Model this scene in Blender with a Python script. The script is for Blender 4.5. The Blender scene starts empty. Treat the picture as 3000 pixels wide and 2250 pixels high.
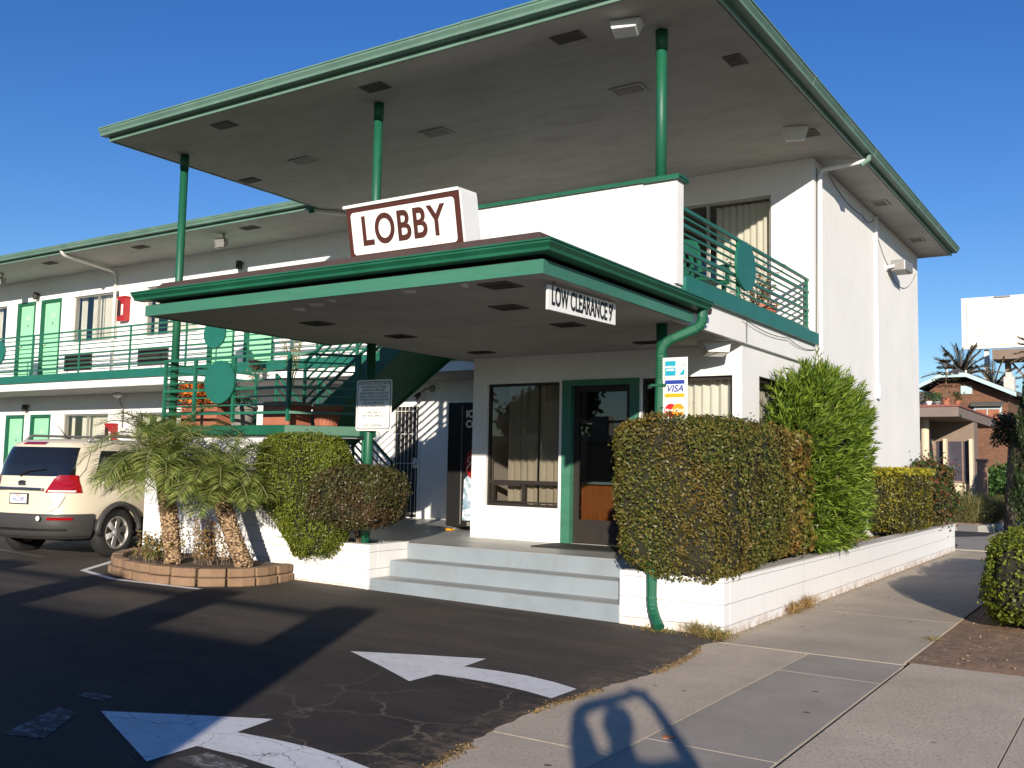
import bpy, bmesh, math, random
import numpy as np
from mathutils import Vector, Matrix
R_ = math.radians
random.seed(7)
RNG = np.random.default_rng(11)
SC = bpy.context.scene
COL = SC.collection

# ---------------------------------------------------------------- camera
CAM_H = 1.6
cam_d = bpy.data.cameras.new("camera")
cam = bpy.data.objects.new("camera", cam_d)
COL.objects.link(cam)
SC.camera = cam
yaw, pitch, roll, foc = 0.5845057, 0.0832466, 0.0194101, 2829.055
F = Vector((-math.sin(yaw) * math.cos(pitch), math.cos(yaw) * math.cos(pitch), math.sin(pitch)))
rt = F.cross(Vector((0, 0, 1))).normalized()
up = rt.cross(F)
r2 = rt * math.cos(roll) + up * math.sin(roll)
u2 = -rt * math.sin(roll) + up * math.cos(roll)
cam.matrix_world = Matrix(((r2.x, u2.x, -F.x, 0), (r2.y, u2.y, -F.y, 0), (r2.z, u2.z, -F.z, CAM_H), (0, 0, 0, 1)))
cam_d.sensor_fit = 'HORIZONTAL'
cam_d.sensor_width = 36.0
cam_d.lens = foc / 3000 * 36.0
cam_d.clip_start = 0.05
cam_d.clip_end = 3000

# ---------------------------------------------------------------- sky, sun, exposure
SUN_AZ = R_(28.5)      # travel direction of the light, from +Y towards -X
SUN_EL = R_(13.8)
w = bpy.data.worlds.new("World")
SC.world = w
w.use_nodes = True
nt = w.node_tree
bg = nt.nodes["Background"]
sky = nt.nodes.new("ShaderNodeTexSky")
sky.sky_type = 'NISHITA'
sky.sun_disc = False
sky.sun_elevation = SUN_EL
sky.sun_rotation = math.pi - SUN_AZ
sky.altitude = 50
sky.air_density = 1.0
sky.dust_density = 0.0
sky.ozone_density = 3.5
hsv = nt.nodes.new("ShaderNodeHueSaturation")
hsv.inputs['Saturation'].default_value = 1.23
hsv.inputs['Value'].default_value = 1.0
hsv.inputs['Hue'].default_value = 0.517
nt.links.new(sky.outputs[0], hsv.inputs['Color'])
nt.links.new(hsv.outputs[0], bg.inputs[0])
bg.inputs[1].default_value = 0.102
sun_d = bpy.data.lights.new("sun", 'SUN')
sun_d.energy = 5.0
sun_d.angle = R_(0.55)
sun_d.color = (1.0, 0.90, 0.76)
sun = bpy.data.objects.new("sun", sun_d)
COL.objects.link(sun)
sun_dir = Vector((-math.sin(SUN_AZ) * math.cos(SUN_EL), math.cos(SUN_AZ) * math.cos(SUN_EL), -math.sin(SUN_EL)))
sun.rotation_euler = sun_dir.to_track_quat('-Z', 'Y').to_euler()
sun.location = (20, -30, 25)
SC.view_settings.view_transform = 'Standard'
SC.view_settings.look = 'None'
SC.view_settings.exposure = 0.45
SC.view_settings.gamma = 1.0
SC.view_settings.use_curve_mapping = False
SC.render.resolution_x = 1024
SC.render.resolution_y = 768
SC.cycles.max_bounces = 6
SC.cycles.transparent_max_bounces = 12

# ---------------------------------------------------------------- materials
def srgb(r, g, b):
    f = lambda c: (c / 255 / 12.92) if c / 255 <= 0.04045 else ((c / 255 + 0.055) / 1.055) ** 2.4
    return (f(r), f(g), f(b))

def new_mat(name):
    m = bpy.data.materials.new(name)
    m.use_nodes = True
    n = m.node_tree
    return m, n, n.nodes["Principled BSDF"]

def node(n, t, **kw):
    x = n.nodes.new(t)
    for k, v in kw.items():
        setattr(x, k, v)
    return x

def mapped(n, scale=(1, 1, 1), src='Object'):
    tc = node(n, "ShaderNodeTexCoord")
    mp = node(n, "ShaderNodeMapping")
    mp.inputs['Scale'].default_value = scale
    n.links.new(tc.outputs[src], mp.inputs[0])
    return mp.outputs[0]

def ramp(n, fac, stops):
    r = node(n, "ShaderNodeValToRGB")
    while len(r.color_ramp.elements) < len(stops):
        r.color_ramp.elements.new(0.5)
    for e, (p, c) in zip(r.color_ramp.elements, stops):
        e.position = p
        e.color = (*c, 1) if len(c) == 3 else c
    n.links.new(fac, r.inputs[0])
    return r.outputs[0]

def mix(n, fac, a, b, blend='MIX'):
    m = node(n, "ShaderNodeMix", data_type='RGBA', blend_type=blend)
    def put(sock, v):
        if isinstance(v, (tuple, list)):
            sock.default_value = (*v, 1) if len(v) == 3 else v
        elif isinstance(v, (int, float)):
            sock.default_value = v
        else:
            n.links.new(v, sock)
    put(m.inputs[0], fac)
    put(m.inputs[6], a)
    put(m.inputs[7], b)
    return m.outputs[2]

def noise(n, vec, scale, detail=4, rough=0.6):
    x = node(n, "ShaderNodeTexNoise")
    x.inputs['Scale'].default_value = scale
    x.inputs['Detail'].default_value = detail
    x.inputs['Roughness'].default_value = rough
    n.links.new(vec, x.inputs['Vector'])
    return x.outputs[0]

def bump(n, h, strength, dist=0.01):
    b = node(n, "ShaderNodeBump")
    b.inputs['Strength'].default_value = strength
    b.inputs['Distance'].default_value = dist
    n.links.new(h, b.inputs['Height'])
    return b.outputs[0]

def M(name, col, rough=0.6, var=0.12, scale=2.5, bmp=0.0, bscale=60, metal=0.0, spec=0.5, stretch=(1, 1, 1), dirt=None, dirt_amt=0.5, dirt_scale=1.2):
    m, n, p = new_mat(name)
    v = mapped(n, stretch)
    f = noise(n, v, scale, 5)
    c = ramp(n, f, [(0.25, tuple(x * (1 - var) for x in col)), (0.75, tuple(min(1, x * (1 + var)) for x in col))])
    if dirt:
        d = noise(n, v, dirt_scale, 8, 0.75)
        dm = ramp(n, d, [(0.5, (0, 0, 0)), (0.78, (dirt_amt,) * 3)])
        c = mix(n, dm, c, dirt)
    n.links.new(c, p.inputs['Base Color'])
    p.inputs['Roughness'].default_value = rough
    p.inputs['Metallic'].default_value = metal
    p.inputs['Specular IOR Level'].default_value = spec
    if bmp:
        n.links.new(bump(n, noise(n, v, bscale, 6), bmp), p.inputs['Normal'])
    return m

G_DEEP = (0.009, 0.098, 0.052)
MAT = {}
MAT['stucco'] = M('white_stucco', (0.80, 0.79, 0.77), 0.85, 0.04, 1.2, 0.35, 90, dirt=(0.60, 0.58, 0.54), dirt_amt=0.22, dirt_scale=0.9, spec=0.2)
def _streak(m, amt, col, thr=(0.52, 0.78), sc=(2.2, 2.2, 0.16)):
    n = m.node_tree; p = n.nodes["Principled BSDF"]
    old = p.inputs['Base Color'].links[0].from_socket
    f = ramp(n, noise(n, mapped(n, sc), 2.4, 7, 0.7), [(thr[0], (0, 0, 0)), (thr[1], (amt,) * 3)])
    n.links.new(mix(n, f, old, col), p.inputs['Base Color'])
_streak(MAT['stucco'], 0.24, (0.56, 0.54, 0.50))
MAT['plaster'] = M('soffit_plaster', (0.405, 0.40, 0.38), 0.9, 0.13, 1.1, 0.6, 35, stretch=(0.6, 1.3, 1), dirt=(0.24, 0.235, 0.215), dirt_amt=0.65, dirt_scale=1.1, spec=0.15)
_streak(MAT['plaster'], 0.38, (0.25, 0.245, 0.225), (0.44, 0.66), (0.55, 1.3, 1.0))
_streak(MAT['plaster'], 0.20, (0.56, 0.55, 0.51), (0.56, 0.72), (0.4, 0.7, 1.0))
MAT['green'] = M('green_paint', G_DEEP, 0.48, 0.15, 3, 0.05, 50, dirt=(0.03, 0.22, 0.13), dirt_amt=0.4)
MAT['green_fascia'] = M('green_fascia_paint', (0.042, 0.165, 0.110), 0.45, 0.16, 1.4, 0.05, 30, stretch=(0.4, 0.4, 3), dirt=(0.09, 0.22, 0.15), dirt_amt=0.6)
MAT['green_worn'] = M('weathered_green_paint', (0.115, 0.21, 0.165), 0.55, 0.18, 2.0, 0.1, 40, dirt=(0.22, 0.29, 0.245), dirt_amt=0.6)
MAT['green_teal'] = M('teal_green_paint', (0.013, 0.130, 0.094), 0.42, 0.12, 3, 0.04, 50)
MAT['rail'] = M('railing_green_enamel', (0.015, 0.125, 0.074), 0.42, 0.15, 5)
MAT['mint'] = M('mint_door_paint', (0.28, 0.62, 0.38), 0.5, 0.05, 2)
MAT['brown_roof'] = M('brown_roof_felt', (0.060, 0.036, 0.032), 0.95, 0.25, 8, 0.5, 120)
MAT['dark_frame'] = M('bronze_window_frame', (0.020, 0.015, 0.012), 0.6, 0.2, 8)
MAT['alu'] = M('aluminium_frame', (0.42, 0.40, 0.36), 0.4, 0.08, 6, metal=0.6)
MAT['step'] = M('grey_painted_concrete', (0.235, 0.275, 0.305), 0.6, 0.09, 1.8, 0.2, 60, dirt=(0.17, 0.175, 0.175), dirt_amt=0.6, dirt_scale=2.0)
MAT['porch'] = M('worn_grey_floor_paint', (0.33, 0.335, 0.325), 0.42, 0.20, 1.6, 0.15, 50, dirt=(0.15, 0.145, 0.14), dirt_amt=0.7, dirt_scale=1.5)
MAT['soil'] = M('planter_soil', (0.10, 0.065, 0.04), 0.95, 0.4, 18, 1.0, 50)
MAT['black'] = M('black_plastic', (0.012, 0.012, 0.012), 0.5, 0.2, 8)
MAT['rubber'] = M('black_rubber', (0.018, 0.018, 0.018), 0.8, 0.2, 12, 0.3, 80)
MAT['white'] = M('white_enamel', (0.80, 0.80, 0.78), 0.35, 0.04, 3)
MAT['offwhite'] = M('aged_white_paint', (0.66, 0.65, 0.61), 0.5, 0.06, 3, dirt=(0.45, 0.42, 0.36), dirt_amt=0.4)
MAT['greymetal'] = M('grey_metal', (0.28, 0.27, 0.26), 0.5, 0.1, 4, metal=0.4)
MAT['chrome'] = M('chrome', (0.75, 0.75, 0.76), 0.28, 0.03, 3, metal=1.0)
MAT['red'] = M('red_enamel', (0.34, 0.016, 0.018), 0.4, 0.1, 6)
MAT['terracotta'] = M('terracotta', (0.36, 0.125, 0.07), 0.75, 0.12, 5, 0.2, 60)
MAT['greypot'] = M('grey_clay_pot', (0.20, 0.19, 0.17), 0.8, 0.15, 5)
MAT['brown_paint'] = M('brown_sign_paint', (0.075, 0.022, 0.015), 0.45, 0.08, 4)
MAT['ink'] = M('black_ink', (0.012, 0.012, 0.014), 0.6, 0.05, 4)
MAT['signwhite'] = M('sign_white', (0.80, 0.80, 0.77), 0.35, 0.02, 2)
MAT['bark'] = M('shrub_bark', (0.17, 0.12, 0.08), 0.9, 0.3, 14, 0.7, 60)
MAT['wood'] = M('varnished_wood_panel', (0.36, 0.13, 0.035), 0.4, 0.25, 5, stretch=(9, 9, 0.5))
MAT['countertop'] = M('laminate_top', (0.18, 0.30, 0.33), 0.3, 0.1, 4)
MAT['interior'] = M('interior_paint', (0.30, 0.27, 0.22), 0.8, 0.08, 2)
MAT['vent'] = M('dark_vent_metal', (0.055, 0.045, 0.038), 0.6, 0.2, 10)
MAT['rust'] = M('rusty_chain', (0.20, 0.07, 0.03), 0.8, 0.3, 20)

def glass_mat(name, tint, refl=0.9):
    m, n, p = new_mat(name)
    n.nodes.remove(p)
    out = n.nodes["Material Output"]
    tr = node(n, "ShaderNodeBsdfTransparent"); tr.inputs[0].default_value = (*tint, 1)
    gl = node(n, "ShaderNodeBsdfGlossy"); gl.inputs['Roughness'].default_value = 0.01
    gl.inputs[0].default_value = (refl, refl, refl, 1)
    # reflection by angle, the same from either side of the pane
    lw = node(n, "ShaderNodeNewGeometry")
    dt = node(n, "ShaderNodeVectorMath", operation='DOT_PRODUCT'); n.links.new(lw.outputs['Normal'], dt.inputs[0]); n.links.new(lw.outputs['Incoming'], dt.inputs[1])
    ab = node(n, "ShaderNodeMath", operation='ABSOLUTE'); n.links.new(dt.outputs['Value'], ab.inputs[0])
    om = node(n, "ShaderNodeMath", operation='SUBTRACT'); om.inputs[0].default_value = 1.0; n.links.new(ab.outputs[0], om.inputs[1])
    pw = node(n, "ShaderNodeMath", operation='POWER'); n.links.new(om.outputs[0], pw.inputs[0]); pw.inputs[1].default_value = 4.0
    fr = node(n, "ShaderNodeMath", operation='MULTIPLY_ADD'); n.links.new(pw.outputs[0], fr.inputs[0]); fr.inputs[1].default_value = 0.9; fr.inputs[2].default_value = 0.055
    v = mapped(n, (1, 1, 1))
    n.links.new(bump(n, noise(n, v, 1.3, 2), 0.04, 0.02), gl.inputs['Normal'])
    ms = node(n, "ShaderNodeMixShader")
    n.links.new(fr.outputs[0], ms.inputs[0]); n.links.new(tr.outputs[0], ms.inputs[1]); n.links.new(gl.outputs[0], ms.inputs[2])
    n.links.new(ms.outputs[0], out.inputs[0])
    return m
MAT['glass'] = glass_mat('window_glass', (0.93, 0.93, 0.92))
MAT['tint'] = glass_mat('tinted_glass', (0.03, 0.03, 0.035))
MAT['lobbyglass'] = glass_mat('smoked_door_glass', (0.74, 0.72, 0.69))

def curtain_mat():
    m, n, p = new_mat('cream_curtain')
    v = mapped(n, (1, 1, 1))
    c = ramp(n, noise(n, v, 2.0, 3), [(0.3, (0.60, 0.58, 0.50)), (0.7, (0.72, 0.70, 0.62))])
    n.links.new(c, p.inputs['Base Color'])
    p.inputs['Roughness'].default_value = 0.9
    return m
MAT['curtain'] = curtain_mat()

def leaf_mat(name, cols, patch=None, patch_scale=1.5, patch_lo=0.5, patch_hi=0.7, rough=0.45, trans=0.25, spec=0.4):
    """cols: list of colours picked per leaf; patch: second list used where a soft noise is high"""
    m, n, p = new_mat(name)
    geo = node(n, "ShaderNodeNewGeometry")
    k = len(cols)
    c = ramp(n, geo.outputs['Random Per Island'], [(i / max(1, k - 1) * 0.98, cc) for i, cc in enumerate(cols)])
    if patch:
        k2 = len(patch)
        c2 = ramp(n, geo.outputs['Random Per Island'], [(i / max(1, k2 - 1) * 0.98, cc) for i, cc in enumerate(patch)])
        v = mapped(n)
        f = ramp(n, noise(n, v, patch_scale, 5, 0.7), [(patch_lo, (0, 0, 0)), (patch_hi, (1, 1, 1))])
        c = mix(n, f, c, c2)
    n.links.new(c, p.inputs['Base Color'])
    p.inputs['Roughness'].default_value = rough
    p.inputs['Specular IOR Level'].default_value = spec
    tl = node(n, "ShaderNodeBsdfTranslucent")
    n.links.new(c, tl.inputs[0])
    ms = node(n, "ShaderNodeMixShader"); ms.inputs[0].default_value = trans
    out = n.nodes["Material Output"]
    n.links.new(p.outputs[0], ms.inputs[1]); n.links.new(tl.outputs[0], ms.inputs[2]); n.links.new(ms.outputs[0], out.inputs[0])
    return m

# ---------------------------------------------------------------- mesh builder
OFF = {}
def top_of(o):
    while o.parent:
        o = o.parent
    return o

def V(*a):
    return Vector(a)

class MB:
    def __init__(s):
        s.v, s.f, s.m = [], [], []
        s.mi = 0
    def add(s, vs, fs):
        b = len(s.v)
        s.v += [tuple(x) for x in vs]
        s.f += [tuple(i + b for i in f) for f in fs]
        s.m += [s.mi] * len(fs)
        return s
    def box(s, x0, x1, y0, y1, z0, z1):
        if x0 > x1: x0, x1 = x1, x0
        if y0 > y1: y0, y1 = y1, y0
        if z0 > z1: z0, z1 = z1, z0
        return s.add([(x0, y0, z0), (x1, y0, z0), (x1, y1, z0), (x0, y1, z0), (x0, y0, z1), (x1, y0, z1), (x1, y1, z1), (x0, y1, z1)],
                     [(0, 3, 2, 1), (4, 5, 6, 7), (0, 1, 5, 4), (1, 2, 6, 5), (2, 3, 7, 6), (3, 0, 4, 7)])
    def obox(s, c, ax, ay, az):
        c, ax, ay, az = map(Vector, (c, ax, ay, az))
        P = [c + ax * i + ay * j + az * k for k in (-1, 1) for (i, j) in ((-1, -1), (1, -1), (1, 1), (-1, 1))]
        return s.add(P, [(0, 3, 2, 1), (4, 5, 6, 7), (0, 1, 5, 4), (1, 2, 6, 5), (2, 3, 7, 6), (3, 0, 4, 7)])
    def beam(s, a, b, w, h, upv=(0, 0, 1)):
        a, b = Vector(a), Vector(b)
        d = b - a
        L = d.length
        d.normalize()
        side = d.cross(Vector(upv))
        if side.length < 1e-4: side = d.cross(Vector((1, 0, 0)))
        side.normalize()
        u = side.cross(d)
        return s.obox((a + b) / 2, d * L / 2, side * w / 2, u * h / 2)
    def prism(s, poly, z0, z1):
        n = len(poly)
        if sum(poly[i][0] * poly[(i + 1) % n][1] - poly[(i + 1) % n][0] * poly[i][1] for i in range(n)) < 0:
            poly = poly[::-1]
        vs = [(x, y, z0) for x, y in poly] + [(x, y, z1) for x, y in poly]
        fs = [tuple(range(n))[::-1], tuple(range(n, 2 * n))] + [(i, (i + 1) % n, (i + 1) % n + n, i + n) for i in range(n)]
        return s.add(vs, fs)
    def extr(s, poly3, d):
        d = Vector(d)
        n = len(poly3)
        P = [Vector(p) for p in poly3]
        return s.add(P + [p + d for p in P], [tuple(range(n))[::-1], tuple(range(n, 2 * n))] + [(i, (i + 1) % n, (i + 1) % n + n, i + n) for i in range(n)])
    def tube(s, pts, r, n=8, cap=True):
        pts = [Vector(p) for p in pts]
        rs = r if isinstance(r, (list, tuple)) else [r] * len(pts)
        rings = []
        ref = None
        for i, p in enumerate(pts):
            if i == 0: d = pts[1] - pts[0]
            elif i == len(pts) - 1: d = pts[-1] - pts[-2]
            else: d = (pts[i + 1] - pts[i]).normalized() + (pts[i] - pts[i - 1]).normalized()
            d.normalize()
            if ref is None:
                ref = Vector((0, 0, 1)) if abs(d.z) < 0.9 else Vector((1, 0, 0))
            a = d.cross(ref)
            if a.length < 1e-5: a = d.orthogonal()
            a.normalize()
            b = a.cross(d)
            ref = b
            rings.append([p + (a * math.cos(t) + b * math.sin(t)) * rs[i] for t in (2 * math.pi * k / n for k in range(n))])
        vs = [q for rr in rings for q in rr]
        fs = []
        for i in range(len(pts) - 1):
            for k in range(n):
                k2 = (k + 1) % n
                fs.append((i * n + k, (i + 1) * n + k, (i + 1) * n + k2, i * n + k2))
        if cap:
            fs.append(tuple(range(n)))
            fs.append(tuple(range((len(pts) - 1) * n, len(pts) * n))[::-1])
        return s.add(vs, fs)
    def lathe(s, c, prof, n=24, axis='z', cap=True):
        vs, fs = [], []
        for (r, h) in prof:
            for k in range(n):
                t = 2 * math.pi * (k + .5) / n
                a, b = r * math.cos(t), r * math.sin(t)
                if axis == 'z': vs.append((c[0] + a, c[1] + b, c[2] + h))
                elif axis == 'x': vs.append((c[0] + h, c[1] + a, c[2] + b))
                else: vs.append((c[0] - a, c[1] + h, c[2] + b))
        for i in range(len(prof) - 1):
            for k in range(n):
                k2 = (k + 1) % n
                fs.append((i * n + k, i * n + k2, (i + 1) * n + k2, (i + 1) * n + k))
        if cap and prof[0][0] > 1e-4: fs.append(tuple(range(n))[::-1])
        if cap and prof[-1][0] > 1e-4: fs.append(tuple(range((len(prof) - 1) * n, len(prof) * n)))
        return s.add(vs, fs)
    def sweep(s, prof, path, closed_prof=True):
        """prof: (outward, z) pairs; path: xy points, outward is to the right of travel"""
        n = len(path)
        rings = []
        for i, (x, y) in enumerate(path):
            def nrm(a, b):
                d = Vector((b[0] - a[0], b[1] - a[1])).normalized()
                return Vector((d.y, -d.x))
            if i == 0: N = nrm(path[0], path[1])
            elif i == n - 1: N = nrm(path[-2], path[-1])
            else:
                a, b = nrm(path[i - 1], path[i]), nrm(path[i], path[i + 1])
                N = (a + b) / (1 + a.dot(b))
            rings.append([(x + N.x * o, y + N.y * o, z) for o, z in prof])
        m = len(prof)
        vs = [q for r in rings for q in r]
        fs = []
        for i in range(n - 1):
            for k in range(m if closed_prof else m - 1):
                k2 = (k + 1) % m
                fs.append((i * m + k, (i + 1) * m + k, (i + 1) * m + k2, i * m + k2))
        if closed_prof:
            fs.append(tuple(range(m)))
            fs.append(tuple(range((n - 1) * m, n * m))[::-1])
        return s.add(vs, fs)
    def wall(s, axis, pl, t, a0, a1, z0, z1, holes=()):
        """wall along axis with its outer face at pl and inner face at pl+t; holes are (a0,a1,z0,z1)"""
        A = sorted({a0, a1, *[h[0] for h in holes], *[h[1] for h in holes]})
        Z = sorted({z0, z1, *[h[2] for h in holes], *[h[3] for h in holes]})
        A = [a for a in A if a0 <= a <= a1]; Z = [z for z in Z if z0 <= z <= z1]
        P = (lambda a, d, z: (a, pl + d, z)) if axis == 'x' else (lambda a, d, z: (pl + d, a, z))
        def solid(i, j):
            if i < 0 or j < 0 or i >= len(A) - 1 or j >= len(Z) - 1: return False
            ca, cz = (A[i] + A[i + 1]) / 2, (Z[j] + Z[j + 1]) / 2
            return not any(h[0] < ca < h[1] and h[2] < cz < h[3] for h in holes)
        for i in range(len(A) - 1):
            for j in range(len(Z) - 1):
                if not solid(i, j): continue
                a, b, c, d = A[i], A[i + 1], Z[j], Z[j + 1]
                s.add([P(a, 0, c), P(b, 0, c), P(b, 0, d), P(a, 0, d)], [(0, 1, 2, 3)])
                s.add([P(a, t, c), P(b, t, c), P(b, t, d), P(a, t, d)], [(3, 2, 1, 0)])
                if not solid(i - 1, j): s.add([P(a, 0, c), P(a, t, c), P(a, t, d), P(a, 0, d)], [(0, 1, 2, 3)])
                if not solid(i + 1, j): s.add([P(b, 0, c), P(b, t, c), P(b, t, d), P(b, 0, d)], [(3, 2, 1, 0)])
                if not solid(i, j - 1): s.add([P(a, 0, c), P(b, 0, c), P(b, t, c), P(a, t, c)], [(3, 2, 1, 0)])
                if not solid(i, j + 1): s.add([P(a, 0, d), P(b, 0, d), P(b, t, d), P(a, t, d)], [(0, 1, 2, 3)])
        return s
    def build(s, name, mat, parent=None, smooth=False, bevel=0, local=False, base=None, recalc=False, sub=0):
        me = bpy.data.meshes.new(name)
        off = Vector((0, 0, 0))
        if parent is not None and not local:
            off = Vector(OFF.get(top_of(parent).name, (0, 0, 0)))
        if base is not None: off = Vector(base)
        me.from_pydata([(x - off.x, y - off.y, z - off.z) for x, y, z in s.v], [], s.f)
        mats = mat if isinstance(mat, (list, tuple)) else [mat]
        for q in mats: me.materials.append(MAT[q] if isinstance(q, str) else q)
        if len(mats) > 1: me.polygons.foreach_set('material_index', s.m)
        if recalc or bevel:
            bm = bmesh.new(); bm.from_mesh(me)
            bmesh.ops.remove_doubles(bm, verts=bm.verts, dist=1e-5)
            bmesh.ops.recalc_face_normals(bm, faces=bm.faces)
            bm.to_mesh(me); bm.free()
        if smooth:
            me.polygons.foreach_set('use_smooth', [True] * len(me.polygons))
            me.update()
        o = bpy.data.objects.new(name, me)
        COL.objects.link(o)
        if parent is not None: o.parent = parent
        if base is not None:
            o.location = base
            OFF[o.name] = tuple(base)
        if bevel:
            b = o.modifiers.new("bevel", 'BEVEL'); b.width = bevel; b.segments = 2; b.limit_method = 'ANGLE'; b.angle_limit = R_(40)
        if sub:
            b = o.modifiers.new("sub", 'SUBSURF'); b.levels = sub; b.render_levels = sub
        return o

def tag(o, label, cat, group=None, kind=None):
    if label: o['label'] = label
    if cat: o['category'] = cat
    if group: o['group'] = group
    if kind: o['kind'] = kind
    return o

def thing(name, label, cat, loc, group=None, rz=0):
    o = bpy.data.objects.new(name, None)
    o.empty_display_size = 0.2
    COL.objects.link(o)
    o.location = loc
    o.rotation_euler = (0, 0, rz)
    OFF[o.name] = tuple(loc)
    return tag(o, label, cat, group)

def struct(o):
    o['kind'] = 'structure'
    return o

def copy_tree(o, parent=None):
    c = o.copy()
    COL.objects.link(c)
    c.parent = parent
    for ch in list(o.children):
        copy_tree(ch, c)
    return c

def text(name, body, size, mat, parent, loc, face='-y', xs=1.0, fit=None, ext=0.002, align='CENTER', bold=0.0, local=False, tilt=0.0, shear=0.0, sp=1.0):
    c = bpy.data.curves.new(name, 'FONT')
    c.body = body; c.size = size; c.align_x = align; c.align_y = 'CENTER'
    c.extrude = ext; c.offset = bold; c.shear = shear; c.space_character = sp
    t = bpy.data.objects.new(name + '_tmp', c)
    COL.objects.link(t)
    dg = bpy.context.evaluated_depsgraph_get()
    me = bpy.data.meshes.new_from_object(t.evaluated_get(dg))
    bpy.data.objects.remove(t)
    me.materials.clear(); me.materials.append(MAT[mat])
    if fit:
        vx = [v.co.x for v in me.vertices]
        xs = fit / (max(vx) - min(vx))
    rz = {'-y': 0, '+x': R_(90), '-x': R_(-90), '+y': R_(180)}[face] if isinstance(face, str) else face
    mt = Matrix.Rotation(rz, 4, 'Z') @ Matrix.Rotation(R_(90) + tilt, 4, 'X') @ Matrix.Diagonal((xs, 1, 1, 1))
    off = Vector((0, 0, 0)) if local else Vector(OFF.get(top_of(parent).name, (0, 0, 0)))
    me.transform(Matrix.Translation(Vector(loc) - off) @ mt)
    me.name = name
    o = bpy.data.objects.new(name, me)
    COL.objects.link(o)
    o.parent = parent
    return o

def fast_quads(name, verts, mat, parent=None, per=4, base=None):
    """verts: (N, per, 3) array, every leaf its own little face"""
    n = verts.shape[0]
    off = np.array(base if base is not None else (OFF.get(top_of(parent).name, (0, 0, 0)) if parent is not None else (0, 0, 0)), dtype=float)
    co = (verts.reshape(-1, 3) - off).astype(np.float32)
    me = bpy.data.meshes.new(name)
    me.vertices.add(n * per)
    me.vertices.foreach_set('co', co.ravel())
    me.loops.add(n * per)
    me.loops.foreach_set('vertex_index', np.arange(n * per, dtype=np.int32))
    me.polygons.add(n)
    me.polygons.foreach_set('loop_start', np.arange(0, n * per, per, dtype=np.int32))
    me.polygons.foreach_set('loop_total', np.full(n, per, dtype=np.int32))
    me.update(calc_edges=True)
    me.validate()
    me.materials.append(mat)
    o = bpy.data.objects.new(name, me)
    COL.objects.link(o)
    if parent is not None: o.parent = parent
    elif base is not None: o.location = base
    return o

def unit(a):
    return a / np.maximum(1e-9, np.linalg.norm(a, axis=1, keepdims=True))

def leaves(P, N, L, W, spread=0.8, along=None, droop=0.0, lvar=0.3):
    """diamond leaves at points P; N surface normals; along: preferred leaf direction (N,3) or None"""
    n = len(P)
    nr = unit(N + RNG.normal(0, spread, (n, 3)))
    d = RNG.normal(0, 1, (n, 3)) if along is None else along + RNG.normal(0, spread * 0.5, (n, 3))
    d = unit(d - nr * (d * nr).sum(1, keepdims=True)) if along is None else unit(d)
    if along is not None:
        nr = unit(nr - d * (d * nr).sum(1, keepdims=True))
    s = np.cross(d, nr)
    l = (L * (1 + RNG.uniform(-lvar, lvar, n)))[:, None]
    wd = (W * (1 + RNG.uniform(-lvar, lvar, n)))[:, None]
    a = P - d * l * 0.5
    c = P + d * l * 0.5 - np.array([0, 0, 1.0]) * (droop * l)
    m = P - d * l * 0.08 + nr * wd * 0.12
    return np.stack([a, m + s * wd * 0.5, c, m - s * wd * 0.5], axis=1)

def noise3(P, f, seed=0):
    """cheap smooth pseudo noise, -1..1"""
    r = np.random.default_rng(seed)
    out = np.zeros(len(P))
    for k in range(5):
        w_ = r.normal(0, 1, 3) * f * (1 + 0.5 * k)
        out += np.sin(P @ w_ + r.uniform(0, 6.28)) / (1 + 0.4 * k)
    return out / 2.2
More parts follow.
